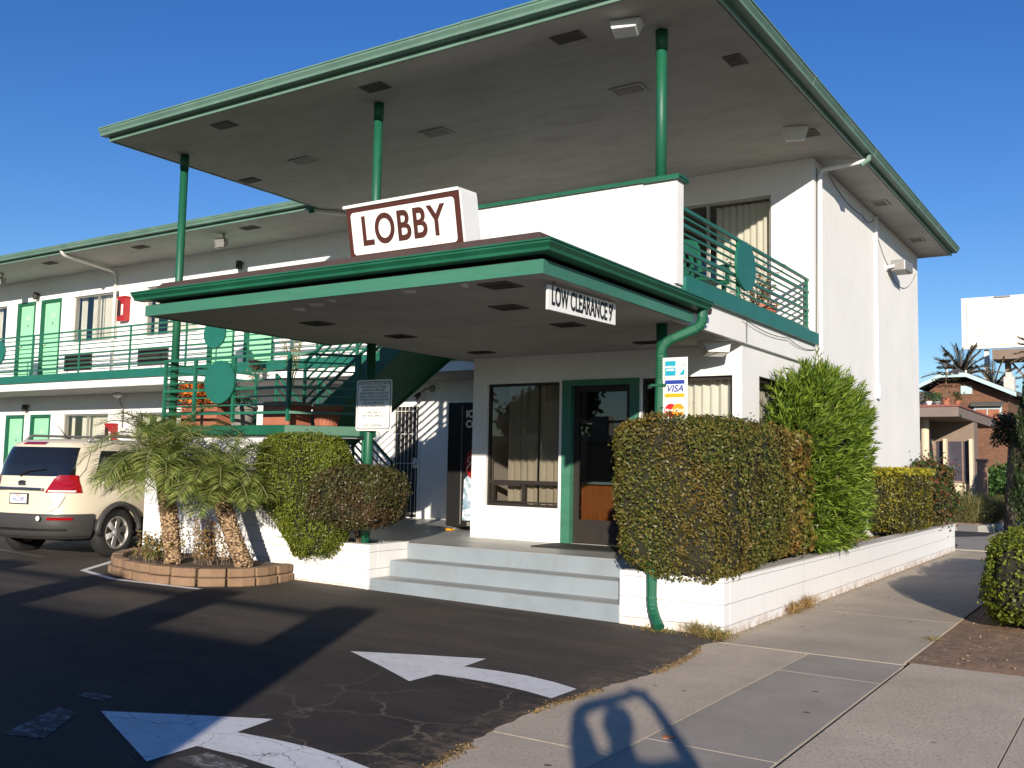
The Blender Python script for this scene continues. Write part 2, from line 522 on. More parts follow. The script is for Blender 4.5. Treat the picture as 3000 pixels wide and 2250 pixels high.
# ================================================================ ground materials
def asphalt_mat(name, base, crack=True):
    m, n, p = new_mat(name)
    v = mapped(n)
    c = ramp(n, noise(n, v, 0.5, 6, 0.7), [(0.3, tuple(x * 0.72 for x in base)), (0.7, tuple(x * 1.25 for x in base))])
    streak = noise(n, mapped(n, (0.25, 2.2, 1)), 1.1, 5, 0.7)
    c = mix(n, ramp(n, streak, [(0.5, (0, 0, 0)), (0.75, (0.55,) * 3)]), c, tuple(x * 1.6 for x in base))
    grit = noise(n, v, 160, 3, 0.8)
    c = mix(n, ramp(n, grit, [(0.55, (0, 0, 0)), (0.78, (0.5,) * 3)]), c, tuple(x * 3.2 for x in base))
    c = mix(n, ramp(n, grit, [(0.22, (0.6,) * 3), (0.42, (0, 0, 0))]), c, tuple(x * 0.3 for x in base))
    mid = noise(n, v, 38, 4, 0.85)
    c = mix(n, ramp(n, mid, [(0.52, (0, 0, 0)), (0.72, (0.6,) * 3)]), c, tuple(x * 2.0 for x in base))
    c = mix(n, ramp(n, mid, [(0.28, (0.6,) * 3), (0.44, (0, 0, 0))]), c, tuple(x * 0.45 for x in base))
    dustm = noise(n, mapped(n, (0.5, 1.4, 1)), 0.9, 6, 0.75)
    c = mix(n, ramp(n, dustm, [(0.47, (0, 0, 0)), (0.70, (0.7,) * 3)]), c, (base[0] * 2.0, base[1] * 1.8, base[2] * 1.55))
    h = mid
    if crack:
        wob = node(n, "ShaderNodeVectorMath", operation='ADD')
        nz = node(n, "ShaderNodeTexNoise"); nz.inputs['Scale'].default_value = 3.0; nz.inputs['Detail'].default_value = 5
        n.links.new(v, nz.inputs['Vector'])
        sc = node(n, "ShaderNodeVectorMath", operation='SCALE'); sc.inputs['Scale'].default_value = 0.35
        n.links.new(nz.outputs['Color'], sc.inputs[0])
        n.links.new(v, wob.inputs[0]); n.links.new(sc.outputs[0], wob.inputs[1])
        vo = node(n, "ShaderNodeTexVoronoi", feature='DISTANCE_TO_EDGE'); vo.inputs['Scale'].default_value = 1.35
        n.links.new(wob.outputs[0], vo.inputs['Vector'])
        line = ramp(n, vo.outputs['Distance'], [(0.003, (1, 1, 1)), (0.014, (0, 0, 0))])
        # cracks gather along the pavement edge (x about -3.3) and by the arrows
        sep = node(n, "ShaderNodeSeparateXYZ"); n.links.new(v, sep.inputs[0])
        mr = node(n, "ShaderNodeMapRange"); mr.inputs['From Min'].default_value = -5.4; mr.inputs['From Max'].default_value = -4.0
        n.links.new(sep.outputs['X'], mr.inputs['Value'])
        my = node(n, "ShaderNodeMapRange"); my.inputs['From Min'].default_value = 6.7; my.inputs['From Max'].default_value = 6.0
        n.links.new(sep.outputs['Y'], my.inputs['Value'])
        mm = node(n, "ShaderNodeMath", operation='MULTIPLY'); n.links.new(mr.outputs[0], mm.inputs[0]); n.links.new(my.outputs[0], mm.inputs[1])
        mask = node(n, "ShaderNodeMath", operation='MULTIPLY'); n.links.new(mm.outputs[0], mask.inputs[0])
        fade = ramp(n, noise(n, v, 1.7, 3), [(0.36, (0, 0, 0)), (0.50, (1, 1, 1))])
        n.links.new(fade, mask.inputs[1])
        lm = node(n, "ShaderNodeMath", operation='MULTIPLY'); n.links.new(mask.outputs[0], lm.inputs[0]); n.links.new(line, lm.inputs[1])
        # older, darker surface towards the pavement corner
        wob2 = node(n, "ShaderNodeMath", operation='MULTIPLY_ADD'); n.links.new(noise(n, v, 1.3, 5), wob2.inputs[0]); wob2.inputs[1].default_value = 1.6
        n.links.new(sep.outputs['Y'], wob2.inputs[2])
        old = node(n, "ShaderNodeMapRange"); old.inputs['From Min'].default_value = 7.15; old.inputs['From Max'].default_value = 6.75
        n.links.new(wob2.outputs[0], old.inputs['Value'])
        c = mix(n, old.outputs[0], c, mix(n, 1.0, c, (0.62, 0.62, 0.66), 'MULTIPLY'))
        c = mix(n, lm.outputs[0], c, (0.17, 0.135, 0.095))
        # grit and dust washed along the ragged edge
        ed = node(n, "ShaderNodeMapRange"); ed.inputs['From Min'].default_value = -3.72; ed.inputs['From Max'].default_value = -3.34
        n.links.new(sep.outputs['X'], ed.inputs['Value'])
        dn = node(n, "ShaderNodeMath", operation='MULTIPLY'); n.links.new(ed.outputs[0], dn.inputs[0])
        n.links.new(ramp(n, noise(n, v, 8, 6, 0.8), [(0.44, (0, 0, 0)), (0.62, (0.8,) * 3)]), dn.inputs[1])
        c = mix(n, dn.outputs[0], c, (0.22, 0.165, 0.11))
    n.links.new(c, p.inputs['Base Color'])
    p.inputs['Roughness'].default_value = 0.85
    p.inputs['Specular IOR Level'].default_value = 0.25
    n.links.new(bump(n, h, 0.5, 0.006), p.inputs['Normal'])
    return m
MAT['asphalt'] = asphalt_mat('parking_lot_asphalt', (0.062, 0.053, 0.045))
MAT['street'] = asphalt_mat('street_asphalt', (0.06, 0.058, 0.055), False)

def concrete_mat(name, base, agg=0.0, spots=True):
    m, n, p = new_mat(name)
    v = mapped(n)
    c = ramp(n, noise(n, v, 0.9, 7, 0.7), [(0.3, tuple(x * 0.80 for x in base)), (0.7, tuple(x * 1.14 for x in base))])
    g = noise(n, v, 90, 4, 0.8)
    c = mix(n, ramp(n, g, [(0.5, (0, 0, 0)), (0.8, (0.35,) * 3)]), c, tuple(x * 0.55 for x in base))
    if agg:
        vo = node(n, "ShaderNodeTexVoronoi"); vo.inputs['Scale'].default_value = 55
        n.links.new(v, vo.inputs['Vector'])
        c = mix(n, ramp(n, noise(n, v, 42, 4, 0.85), [(0.53, (0, 0, 0)), (0.62, (agg,) * 3)]), c, tuple(x * 0.35 for x in base))
    if spots:
        s2 = node(n, "ShaderNodeTexVoronoi"); s2.inputs['Scale'].default_value = 2.6; s2.inputs['Randomness'].default_value = 1.0
        n.links.new(mapped(n, (1, 1.2, 0)), s2.inputs['Vector'])
        c = mix(n, ramp(n, s2.outputs['Distance'], [(0.055, (0.8,) * 3), (0.075, (0, 0, 0))]), c, (0.07, 0.06, 0.055))
    st = noise(n, mapped(n, (1.2, 0.35, 1)), 1.4, 6, 0.75)
    c = mix(n, ramp(n, st, [(0.52, (0, 0, 0)), (0.75, (0.5,) * 3)]), c, tuple(x * 0.62 for x in base))
    n.links.new(c, p.inputs['Base Color'])
    p.inputs['Roughness'].default_value = 0.88
    p.inputs['Specular IOR Level'].default_value = 0.25
    n.links.new(bump(n, g, 0.4, 0.004), p.inputs['Normal'])
    return m
MAT['walk_beige'] = concrete_mat('beige_concrete', (0.60, 0.495, 0.375), 0.6)
MAT['walk_grey'] = concrete_mat('grey_concrete', (0.41, 0.36, 0.295), 0.0)
MAT['walk_mid'] = concrete_mat('walk_concrete', (0.49, 0.415, 0.32), 0.15)
MAT['apron'] = concrete_mat('apron_concrete', (0.64, 0.53, 0.40), 0.85)
MAT['dirt'] = M('dry_dirt', (0.27, 0.165, 0.10), 0.95, 0.45, 9, 1.0, 30, dirt=(0.30, 0.20, 0.12), dirt_amt=0.8, dirt_scale=14)
MAT['kerb'] = M('kerb_concrete', (0.46, 0.43, 0.38), 0.85, 0.1, 2, 0.3, 60)
MAT['ground'] = M('ground_earth', (0.14, 0.12, 0.09), 0.95, 0.3, 0.3)

def paint_mat():
    m, n, p = new_mat('worn_road_paint')
    v = mapped(n)
    c = ramp(n, noise(n, v, 5, 6, 0.75), [(0.3, (0.66, 0.65, 0.64)), (0.65, (0.80, 0.79, 0.78))])
    chips = noise(n, mapped(n, (1, 1.6, 1)), 13, 8, 0.85)
    c = mix(n, ramp(n, chips, [(0.585, (0, 0, 0)), (0.64, (0.8,) * 3)]), c, (0.06, 0.055, 0.05))
    wob = node(n, "ShaderNodeVectorMath", operation='ADD')
    nz = node(n, "ShaderNodeTexNoise"); nz.inputs['Scale'].default_value = 6.0; nz.inputs['Detail'].default_value = 4
    n.links.new(v, nz.inputs['Vector'])
    sc = node(n, "ShaderNodeVectorMath", operation='SCALE'); sc.inputs['Scale'].default_value = 0.2
    n.links.new(nz.outputs['Color'], sc.inputs[0]); n.links.new(v, wob.inputs[0]); n.links.new(sc.outputs[0], wob.inputs[1])
    vo = node(n, "ShaderNodeTexVoronoi", feature='DISTANCE_TO_EDGE'); vo.inputs['Scale'].default_value = 2.6
    n.links.new(wob.outputs[0], vo.inputs['Vector'])
    cr = ramp(n, vo.outputs['Distance'], [(0.002, (1, 1, 1)), (0.007, (0, 0, 0))])
    sep = node(n, "ShaderNodeSeparateXYZ"); n.links.new(v, sep.inputs[0])
    my = node(n, "ShaderNodeMapRange"); my.inputs['From Min'].default_value = 4.6; my.inputs['From Max'].default_value = 4.1
    n.links.new(sep.outputs['Y'], my.inputs['Value'])
    mm = node(n, "ShaderNodeMath", operation='MULTIPLY'); n.links.new(cr, mm.inputs[0]); n.links.new(my.outputs[0], mm.inputs[1])
    c = mix(n, mm.outputs[0], c, (0.05, 0.04, 0.035))
    n.links.new(c, p.inputs['Base Color'])
    p.inputs['Roughness'].default_value = 0.7
    return m
MAT['paint'] = paint_mat()
def ghost_mat():
    m, n, p = new_mat('scuffed_old_paint')
    v = mapped(n)
    b = (0.062, 0.053, 0.045)
    c = ramp(n, noise(n, v, 0.5, 6, 0.7), [(0.3, tuple(x * 0.72 for x in b)), (0.7, tuple(x * 1.25 for x in b))])
    s_ = noise(n, mapped(n, (1, 2.2, 1)), 9, 8, 0.85)
    c = mix(n, ramp(n, s_, [(0.50, (0, 0, 0)), (0.60, (0.8,) * 3)]), c, (0.38, 0.38, 0.39))
    n.links.new(c, p.inputs['Base Color']); p.inputs['Roughness'].default_value = 0.85
    return m
MAT['ghost'] = ghost_mat()
MAT['faint'] = M('faded_road_paint', (0.13, 0.13, 0.13), 0.85, 0.35, 6, dirt=(0.05, 0.045, 0.042), dirt_amt=1.0, dirt_scale=12)

def gz(x):
    """height of the parking lot, which climbs gently away from the pavement"""
    return 0.004 + max(0.0, min(0.27, 0.0125 * (-3.44 - x)))

# ground sheet to the horizon
g = MB().box(-700, 700, -700, 700, -0.5, -0.16)
struct(g.build('ground', 'ground'))
# street on the right, out of frame
struct(MB().box(1.4, 12, -120, 300, -0.159, -0.12).build('street', 'street'))
struct(MB().box(1.2, 1.4, -120, 300, -0.158, 0.0).build('kerb', 'kerb'))

# parking lot
edge = [(-3.27, -14), (-3.3, -4), (-3.22, 3.2), (-3.16, 3.9), (-3.24, 4.14), (-3.26, 4.45), (-3.33, 4.71), (-3.37, 5.1), (-3.43, 5.64), (-3.36, 6.0),
        (-3.35, 6.5), (-3.29, 6.99), (-3.33, 7.4), (-3.33, 7.73), (-3.40, 8.15), (-3.46, 8.51), (-3.36, 8.72), (-3.42, 8.86), (-3.6, 8.98)]
fine = []
for i in range(len(edge) - 1):
    k = 1 if i < 2 else 7
    for j in range(k):
        t = j / k
        x = edge[i][0] * (1 - t) + edge[i + 1][0] * t; y = edge[i][1] * (1 - t) + edge[i + 1][1] * t
        fine.append((x + (random.uniform(-.022, .022) if i > 1 else 0), y))
fine.append(edge[-1])
mb = MB()
xs = [-3.44, -4.5, -6, -8, -11, -15, -20, -25.2, -40, -90]
for i, (x, y) in enumerate(fine[:-1]):
    x2, y2 = fine[i + 1]
    row = [(x, y)] + [(a, y) for a in xs[1:]]
    row2 = [(x2, y2)] + [(a, y2) for a in xs[1:]]
    for k in range(len(row) - 1):
        a, b, c, d = row[k], row2[k], row2[k + 1], row[k + 1]
        mb.add([(q[0], q[1], gz(q[0])) for q in (a, b, c, d)], [(0, 1, 2, 3)])
    mb.add([(x, y, gz(x)), (x2, y2, gz(x2)), (x2, y2, -0.1), (x, y, -0.1)], [(3, 2, 1, 0)])
for k in range(1, len(xs) - 1):
    mb.add([(xs[k], 8.98, gz(xs[k])), (xs[k], 14.3, gz(xs[k])), (xs[k + 1], 14.3, gz(xs[k + 1])), (xs[k + 1], 8.98, gz(xs[k + 1]))], [(0, 1, 2, 3)])
struct(mb.build('parking_lot', 'asphalt'))

# pavement slabs
def slabs(name, mat, rects, z=0.0, gap=0.005):
    m_ = MB()
    for (x0, x1, y0, y1) in rects:
        m_.box(x0 + gap, x1 - gap, y0 + gap, y1 - gap, z - 0.10, z)
    return struct(m_.build(name, mat))
struct(MB().box(-3.62, 1.2, -30, 22.3, -0.14, -0.03).build('pavement_bed', 'soil'))
slabs('sidewalk', 'walk_beige', [(-3.6, -2.55, -9, -3.0), (-3.6, -2.55, -3, 1.0), (-3.6, -2.55, 1, 4.93), (-3.6, -2.55, 4.93, 8.655)])
slabs('sidewalk', 'walk_grey', [(-2.55, -1.76, -8, -1.2), (-2.55, -1.76, -1.2, 2.4), (-2.55, -1.76, 2.4, 5.36), (-2.55, -1.76, 5.36, 7.80), (-2.55, -1.76, 7.80, 8.655)])
slabs('sidewalk', 'walk_mid', [(-3.46, -1.78, 8.665, 11.4), (-3.46, -1.78, 11.4, 14.2), (-3.46, -1.78, 14.2, 17.0), (-3.46, -1.78, 17.0, 19.6), (-3.46, -1.78, 19.6, 22.2)])
slabs('driveway_apron', 'apron', [(-1.74, -0.75, -8, 8.80), (-0.75, 1.19, -8, 2.2), (-0.75, 1.19, 2.2, 8.80)])
dm = MB()
nx, ny = 24, 90
for j in range(ny + 1):
    for i in range(nx + 1):
        x = -1.775 + i * (2.96 / nx); y = 8.83 + j * (13.4 / ny)
        e = min(i, 3) / 3 * min(j, 2) / 2
        dm.v.append((x, y, -0.012 + e * (0.022 + 0.012 * math.sin(x * 7 + y * 3) * math.sin(y * 5) + random.uniform(-.006, .006))))
for j in range(ny):
    for i in range(nx):
        a = j * (nx + 1) + i
        dm.f.append((a, a + 1, a + nx + 2, a + nx + 1)); dm.m.append(0)
struct(dm.build('parkway_dirt', 'dirt', smooth=True))

# leaf litter and bits on the dirt and along the edges
def litter(name, n, xr, yr, z, cols, L=0.03, W=0.016):
    P = np.stack([RNG.uniform(*xr, n), RNG.uniform(*yr, n), np.full(n, z) + RNG.uniform(0, .012, n)], 1)
    N = np.tile([0, 0, 1.0], (n, 1))
    return tag(fast_quads(name, leaves(P, N, L, W, 0.35), leaf_mat(name + '_material', cols, trans=0)), None, None, kind='stuff')
o = litter('leaf_litter', 1500, (-1.72, 0.6), (8.9, 17), 0.012, [(0.30, 0.17, 0.07), (0.42, 0.28, 0.14), (0.16, 0.09, 0.04), (0.50, 0.40, 0.25)])
tag(o, 'scattered dry leaf litter on the bare dirt beside the pavement', 'leaf litter')

# far driveway, kerb and planting bed
struct(MB().box(-60, -1.75, 22.3, 29.4, -0.15, 0.004).build('side_driveway', 'street'))
struct(MB().prism([(-3.5, 22.28), (-1.75, 22.28), (-1.75, 60), (-3.55, 60), (-3.55, 27.4), (-4.3, 26.2), (-3.62, 23.5)], -0.14, 0.012).build('far_sidewalk', 'walk_grey'))
bedp = [(-30, 30.6), (-6.0, 30.9), (-4.7, 30.3), (-4.05, 29.6), (-3.75, 31.5), (-3.75, 60), (-30, 60)]
struct(MB().prism(bedp, -0.1, 0.16).build('far_kerb', 'kerb'))
struct(MB().prism([(-29, 30.8), (-6.0, 31.1), (-4.8, 30.6), (-4.2, 30.2), (-3.92, 31.6), (-3.92, 59), (-29, 59)], 0.1, 0.19).build('far_planting_bed', 'dirt'))

# painted arrows (they turn left into the lot)
def ground_poly(name, pts, mat, z=0.004):
    q = []
    for x, y in pts:
        for _ in range(3):
            h = gz(x) + z
        s_ = (CAM_H - h) / CAM_H
        q.append((x * s_, y * s_, gz(x * s_) + z))
    m_ = MB()
    m_.v = q; m_.f = [tuple(range(len(q)))]; m_.m = [0]
    return m_
def arrow(label, pts):
    m_ = ground_poly('arrow', pts, 'paint')
    o_ = m_.build('painted_arrow', 'paint', recalc=False)
    bm_ = bmesh.new(); bm_.from_mesh(o_.data)
    bmesh.ops.triangulate(bm_, faces=bm_.faces)
    bmesh.ops.recalc_face_normals(bm_, faces=bm_.faces)
    if sum(f.normal.z for f in bm_.faces) < 0: bmesh.ops.reverse_faces(bm_, faces=bm_.faces)
    bm_.to_mesh(o_.data); bm_.free()
    return tag(o_, label, 'road marking', 'white arrows painted on the asphalt')
arrow('white turning arrow painted on sunlit asphalt in front of the grey steps',
      [(-5.71, 6.23), (-5.20, 6.46), (-4.63, 6.69), (-4.59, 6.33), (-4.30, 6.36), (-4.02, 6.36), (-3.74, 6.30), (-3.50, 6.21), (-3.50, 5.86), (-3.75, 5.93), (-4.10, 5.99), (-4.35, 5.99), (-4.59, 5.97), (-4.60, 5.66), (-5.1, 5.93)])
arrow('nearest white arrow painted on asphalt, its tip in the shade',
      [(-5.59, 3.81), (-5.1, 4.07), (-4.59, 4.33), (-4.54, 4.0), (-4.25, 4.03), (-3.98, 4.04), (-3.71, 4.01), (-3.47, 3.96), (-3.30, 3.88), (-3.30, 3.50), (-3.6, 3.62), (-3.86, 3.67), (-4.15, 3.69), (-4.5, 3.68), (-4.48, 3.34), (-5.05, 3.58)])
def line_strip(label, pts, wd=0.08, mat='faint'):
    m_ = MB()
    for i in range(len(pts) - 1):
        a, b = Vector(pts[i]), Vector(pts[i + 1])
        d = (b - a).normalized(); s_ = Vector((-d.y, d.x)) * wd / 2
        q = [a + s_, b + s_, b - s_, a - s_]
        m_.add([(p.x, p.y, gz(p.x) + 0.004 + 0.0008 * i) for p in q], [(3, 2, 1, 0)])
    return tag(m_.build('parking_line', mat), label, 'road marking')
line_strip('white parking bay line bending round the tan stone planter', [(-13.3, 9.75), (-11.72, 7.62), (-10.72, 7.38), (-9.3, 7.55)], 0.09, 'paint')
line_strip('faded chalky parking line on the asphalt behind the tan car', [(-14.84, 8.2), (-13.45, 8.1)], 0.10)
for i, q in enumerate([[(-5.75, 3.62), (-5.55, 3.62), (-5.2, 3.2), (-5.45, 3.1)], [(-5.95, 3.95), (-5.72, 3.98), (-5.68, 3.88), (-5.92, 3.86)], [(-4.3, 3.60), (-3.95, 3.58), (-4.0, 3.4), (-4.35, 3.42)]]):
    o_ = MB().add([(x, y, gz(x) + 0.003) for x, y in q], [(3, 2, 1, 0)]).build('ghost_marking', 'ghost')
    tag(o_, ['worn old paint patch left of the nearest arrow tip, lower one', 'worn old paint patch left of the nearest arrow tip, upper one', 'worn old paint patch under the shaft of the nearest arrow'][i], 'road marking')
# ================================================================ motel building
def block_mat():
    m, n, p = new_mat('painted_block')
    tc = node(n, "ShaderNodeTexCoord")
    sep = node(n, "ShaderNodeSeparateXYZ"); n.links.new(tc.outputs['Object'], sep.inputs[0])
    ad = node(n, "ShaderNodeMath", operation='ADD'); n.links.new(sep.outputs['X'], ad.inputs[0]); n.links.new(sep.outputs['Y'], ad.inputs[1])
    cb = node(n, "ShaderNodeCombineXYZ"); n.links.new(ad.outputs[0], cb.inputs[0]); n.links.new(sep.outputs['Z'], cb.inputs[1])
    mp = node(n, "ShaderNodeMapping"); mp.inputs['Location'].default_value = (0.05, -0.10, 0)
    n.links.new(cb.outputs[0], mp.inputs[0])
    nz = node(n, "ShaderNodeTexNoise"); nz.inputs['Scale'].default_value = 5
    n.links.new(tc.outputs['Object'], nz.inputs['Vector'])
    vm = node(n, "ShaderNodeVectorMath", operation='SCALE'); vm.inputs['Scale'].default_value = 0.012
    n.links.new(nz.outputs['Color'], vm.inputs[0])
    va = node(n, "ShaderNodeVectorMath", operation='ADD'); n.links.new(mp.outputs[0], va.inputs[0]); n.links.new(vm.outputs[0], va.inputs[1])
    br = node(n, "ShaderNodeTexBrick")
    br.offset = 0.0
    br.inputs['Color1'].default_value = (0.80, 0.79, 0.77, 1); br.inputs['Color2'].default_value = (0.76, 0.75, 0.74, 1)
    br.inputs['Mortar'].default_value = (0.30, 0.29, 0.28, 1)
    br.inputs['Scale'].default_value = 1.0; br.inputs['Mortar Size'].default_value = 0.0035; br.inputs['Mortar Smooth'].default_value = 0.2
    br.inputs['Brick Width'].default_value = 9.0; br.inputs['Row Height'].default_value = 0.205
    n.links.new(va.outputs[0], br.inputs['Vector'])
    br2 = node(n, "ShaderNodeTexBrick"); br2.offset = 0.0
    for k in ('Color1', 'Color2'): br2.inputs[k].default_value = (1, 1, 1, 1)
    br2.inputs['Mortar'].default_value = (0.72, 0.72, 0.73, 1)
    br2.inputs['Scale'].default_value = 1.0; br2.inputs['Mortar Size'].default_value = 0.002; br2.inputs['Mortar Smooth'].default_value = 0.6
    br2.inputs['Brick Width'].default_value = 0.2; br2.inputs['Row Height'].default_value = 9
    n.links.new(va.outputs[0], br2.inputs['Vector'])
    c = mix(n, 1.0, br.outputs[0], br2.outputs[0], 'MULTIPLY')
    v = mapped(n)
    c = mix(n, ramp(n, noise(n, v, 3, 7, 0.8), [(0.58, (0, 0, 0)), (0.8, (0.4,) * 3)]), c, (0.52, 0.48, 0.42))
    # splash dirt close to the pavement
    low = node(n, "ShaderNodeMapRange"); low.inputs['From Min'].default_value = 0.13; low.inputs['From Max'].default_value = 0.02
    n.links.new(sep.outputs['Z'], low.inputs['Value'])
    nn = ramp(n, noise(n, v, 7, 5), [(0.4, (0, 0, 0)), (0.62, (0.75,) * 3)])
    dm_ = node(n, "ShaderNodeMath", operation='MULTIPLY'); n.links.new(low.outputs[0], dm_.inputs[0]); n.links.new(nn, dm_.inputs[1])
    c = mix(n, dm_.outputs[0], c, (0.42, 0.28, 0.17))
    n.links.new(c, p.inputs['Base Color'])
    p.inputs['Roughness'].default_value = 0.75
    n.links.new(bump(n, br.outputs['Fac'], 0.5, 0.004), p.inputs['Normal'])
    p.inputs['Specular IOR Level'].default_value = 0.25
    return m
MAT['block'] = block_mat()

B = thing('motel_building', 'two-storey white stucco motel with green trim, deep flat eaves and corner balcony', 'motel', (-8, 14, 0))
SX = -4.05      # side wall
FY = 14.1       # upper front wall and wing wall
LY = 11.1       # lobby front wall
EZ = 6.22       # eave soffit

# openings
lob_win = (-7.76, -6.58, 1.03, 2.72)
lob_door = (-6.53, -5.40, 0.585, 2.735)
lob_win2 = (-5.38, -4.17, 1.25, 2.725)
side_win = (11.71, 13.3, 1.25, 2.76)
up_win = (-7.0, -4.69, 3.9, 5.77)
w_doors = [(-25.29, -24.43), (-24.17, -23.25), (-17.5, -16.61), (-16.31, -15.38), (-11.4, -10.5)]
w_wins = [(-28.6, -25.83), (-22.74, -20.84), (-19.79, -17.85), (-15.05, -13.2)]
UD = (3.5, 5.655); UW = (4.45, 5.63)
l_doors = [(-25.54, -24.66), (-24.37, -23.45), (-17.6, -16.75)]
l_wins = [(-22.94, -21.03), (-20.0, -18.1)]
LD = (0.46, 2.655); LW = (1.5, 2.645)
sec_door = (-12.03, -11.35, 0.585, 2.70)

m = MB()
m.wall('x', LY, 0.18, -8.0, SX, 0.3, 3.1, [lob_win, lob_door, lob_win2])
m.wall('y', SX, -0.18, LY + .18, 21.75, 0.2, 3.1, [side_win])
m.wall('y', -8.0, 0.18, LY + .18, FY, 0.3, 3.1)
m.wall('x', 21.75, -0.18, -36, SX - .18, 0.0, 3.1)
m.build('lower_wall', 'stucco', B)
m = MB()
m.wall('x', FY, 0.18, -12.6, SX, 3.12, EZ + .02, [up_win, (-11.4, -10.5, *UD)])
m.wall('y', SX, -0.18, FY + .18, 21.75, 3.1, EZ + .02)
m.build('upper_wall', 'stucco', B)
m = MB()
m.wall('x', FY, 0.18, -36, -12.6, 3.12, EZ + .02, [(a, b, *UD) for a, b in w_doors[:4]] + [(a, b, *UW) for a, b in w_wins])
m.wall('x', FY, 0.18, -36, -8.0, 0.0, 3.12, [(a, b, *LD) for a, b in l_doors] + [(a, b, *LW) for a, b in l_wins] + [sec_door])
m.wall('y', -36, 0.18, FY + .18, 21.57, 0, EZ)
m.wall('x', 21.75, -0.18, -35.8, SX - .18, 3.1, EZ)
m.build('wing_wall', 'stucco', B)
MB().box(-35.8, -4.24, FY + .2, 21.5, 3.15, 3.4).box(-35.8, -8.1, FY + .2, 21.5, 0.3, 0.45).build('interior_floor', 'interior', B)
MB().box(-7.8, -4.24, LY + .2, FY + .18, 0.40, 0.575).box(-8.0, -4.24, FY + .2, 21.5, 0.40, 0.575).build('lobby_floor', 'porch', B)
MB().box(-7.8, -4.26, 15.6, 15.7, 0.58, 3.1).build('lobby_back_wall', 'interior', B)

# ---- roofs
soff = MB()
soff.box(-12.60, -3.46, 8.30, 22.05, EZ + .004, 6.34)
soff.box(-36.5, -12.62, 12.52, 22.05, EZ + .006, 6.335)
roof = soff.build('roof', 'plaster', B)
MB().box(-12.58, -3.48, 8.32, 22.03, 6.345, 6.40).box(-36.5, -12.6, 12.55, 22.03, 6.341, 6.395).build('roof_membrane', 'brown_roof', roof)
fp = [(0.0, EZ - .005), (0.025, EZ - .005), (0.025, 6.335), (0.0, 6.335)]
fa = MB()
fa.sweep(fp, [(-12.62, 12.52), (-12.62, 8.28), (-3.44, 8.28), (-3.44, 22.07)])
fa.sweep(fp, [(-36.5, 12.5), (-12.645, 12.5)])
fa.build('fascia', 'green_worn', B)
def gutter_profile(z0, z1, o0=0.026, wd=0.155):
    h = z1 - z0
    return [(o0, z0), (o0 + wd * .70, z0), (o0 + wd * .74, z0 + h * .28), (o0 + wd * .92, z0 + h * .62), (o0 + wd * .92, z0 + h * .80), (o0 + wd, z0 + h * .84), (o0 + wd, z1), (o0 + wd - .02, z1), (o0 + wd - .02, z0 + h * .85), (o0 + .02, z0 + h * .5), (o0, z0 + h * .9)]
gp = gutter_profile(6.275, 6.385)
MB().sweep(gp, [(-12.70, 8.28), (-3.44, 8.28), (-3.44, 22.1)]).build('gutter', 'green_worn', B)
MB().sweep(gp, [(-36.5, 12.5), (-12.66, 12.5)]).build('gutter', 'green_worn', B)
for yy in (11.5, 14.65, 17.9): MB().sweep([(o * 1.03, z + (.003 if z > 6.33 else -.003)) for o, z in gp], [(-3.44, yy), (-3.44, yy + .05)]).build('gutter_joint', 'green_worn', B)
for xx_ in (-6.1, -9.2): MB().sweep([(o * 1.03, z + (.003 if z > 6.33 else -.003)) for o, z in gp], [(xx_, 8.28), (xx_ + .05, 8.28)]).build('gutter_joint', 'green_worn', B)

# ---- decks
m = MB()
m.prism([(-8.3, 9.0), (-4.0, 9.0), (-4.0, 13.95), (-4.06, 13.95), (-4.06, FY - .005), (-8.3, FY - .005)], 3.10, 3.47)
m.box(-36, -8.31, 12.72, FY - .005, 3.13, 3.46)
m.build('balcony_deck', 'stucco', B)
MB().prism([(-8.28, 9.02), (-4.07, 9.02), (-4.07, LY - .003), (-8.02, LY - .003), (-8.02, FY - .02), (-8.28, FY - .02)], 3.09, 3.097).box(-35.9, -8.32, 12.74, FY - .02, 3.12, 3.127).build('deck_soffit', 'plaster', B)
m = MB()
m.box(-3.995, -3.94, 9.17, 13.95, 3.40, 3.565)
m.box(-36, -8.32, 12.665, 12.715, 3.30, 3.48)
m.build('deck_edge_channel', 'green_teal', B)
m = MB()
m.box(-8.0, -3.97, 9.0, 9.16, 3.475, 4.56)
m.build('parapet', 'stucco', B)
MB().box(-8.03, -3.93, 8.96, 9.20, 4.562, 4.60).box(-4.33, -3.93, 8.95, 9.21, 4.55, 4.575).build('parapet_cap', 'green', B)

# ---- canopy over the lobby steps
cx0, cx1, cy0 = -8.74, -3.88, 6.26
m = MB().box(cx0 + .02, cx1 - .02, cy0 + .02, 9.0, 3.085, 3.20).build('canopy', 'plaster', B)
cf = [(0.0, 3.075), (0.03, 3.075), (0.03, 3.185), (0.0, 3.185)]
MB().sweep(cf, [(cx0 + .01, 9.0), (cx0 + .01, cy0 + .01), (cx1 - .01, cy0 + .01), (cx1 - .01, 9.16)]).build('canopy_fascia', 'green_fascia', m)
cg = gutter_profile(3.222, 3.305, 0.03, 0.17)
MB().sweep(cg, [(cx0 - .05, cy0 + .01), (cx1 - .01, cy0 + .01), (cx1 - .01, 9.32)]).build('canopy_gutter', 'green', m)
rr = MB()
rr.sweep([(0.0, 3.24), (0.012, 3.295), (-0.09, 3.435), (-0.25, 3.445), (-0.25, 3.24)], [(cx0, 9.0), (cx0, cy0), (cx1, cy0), (cx1, 9.7)])
rr.prism([(cx0 + .2, 9.0), (cx0 + .2, cy0 + .2), (cx1 - .2, cy0 + .2), (cx1 - .2, 9.0)], 3.25, 3.31)
rr.build('canopy_roofing', 'brown_roof', m)
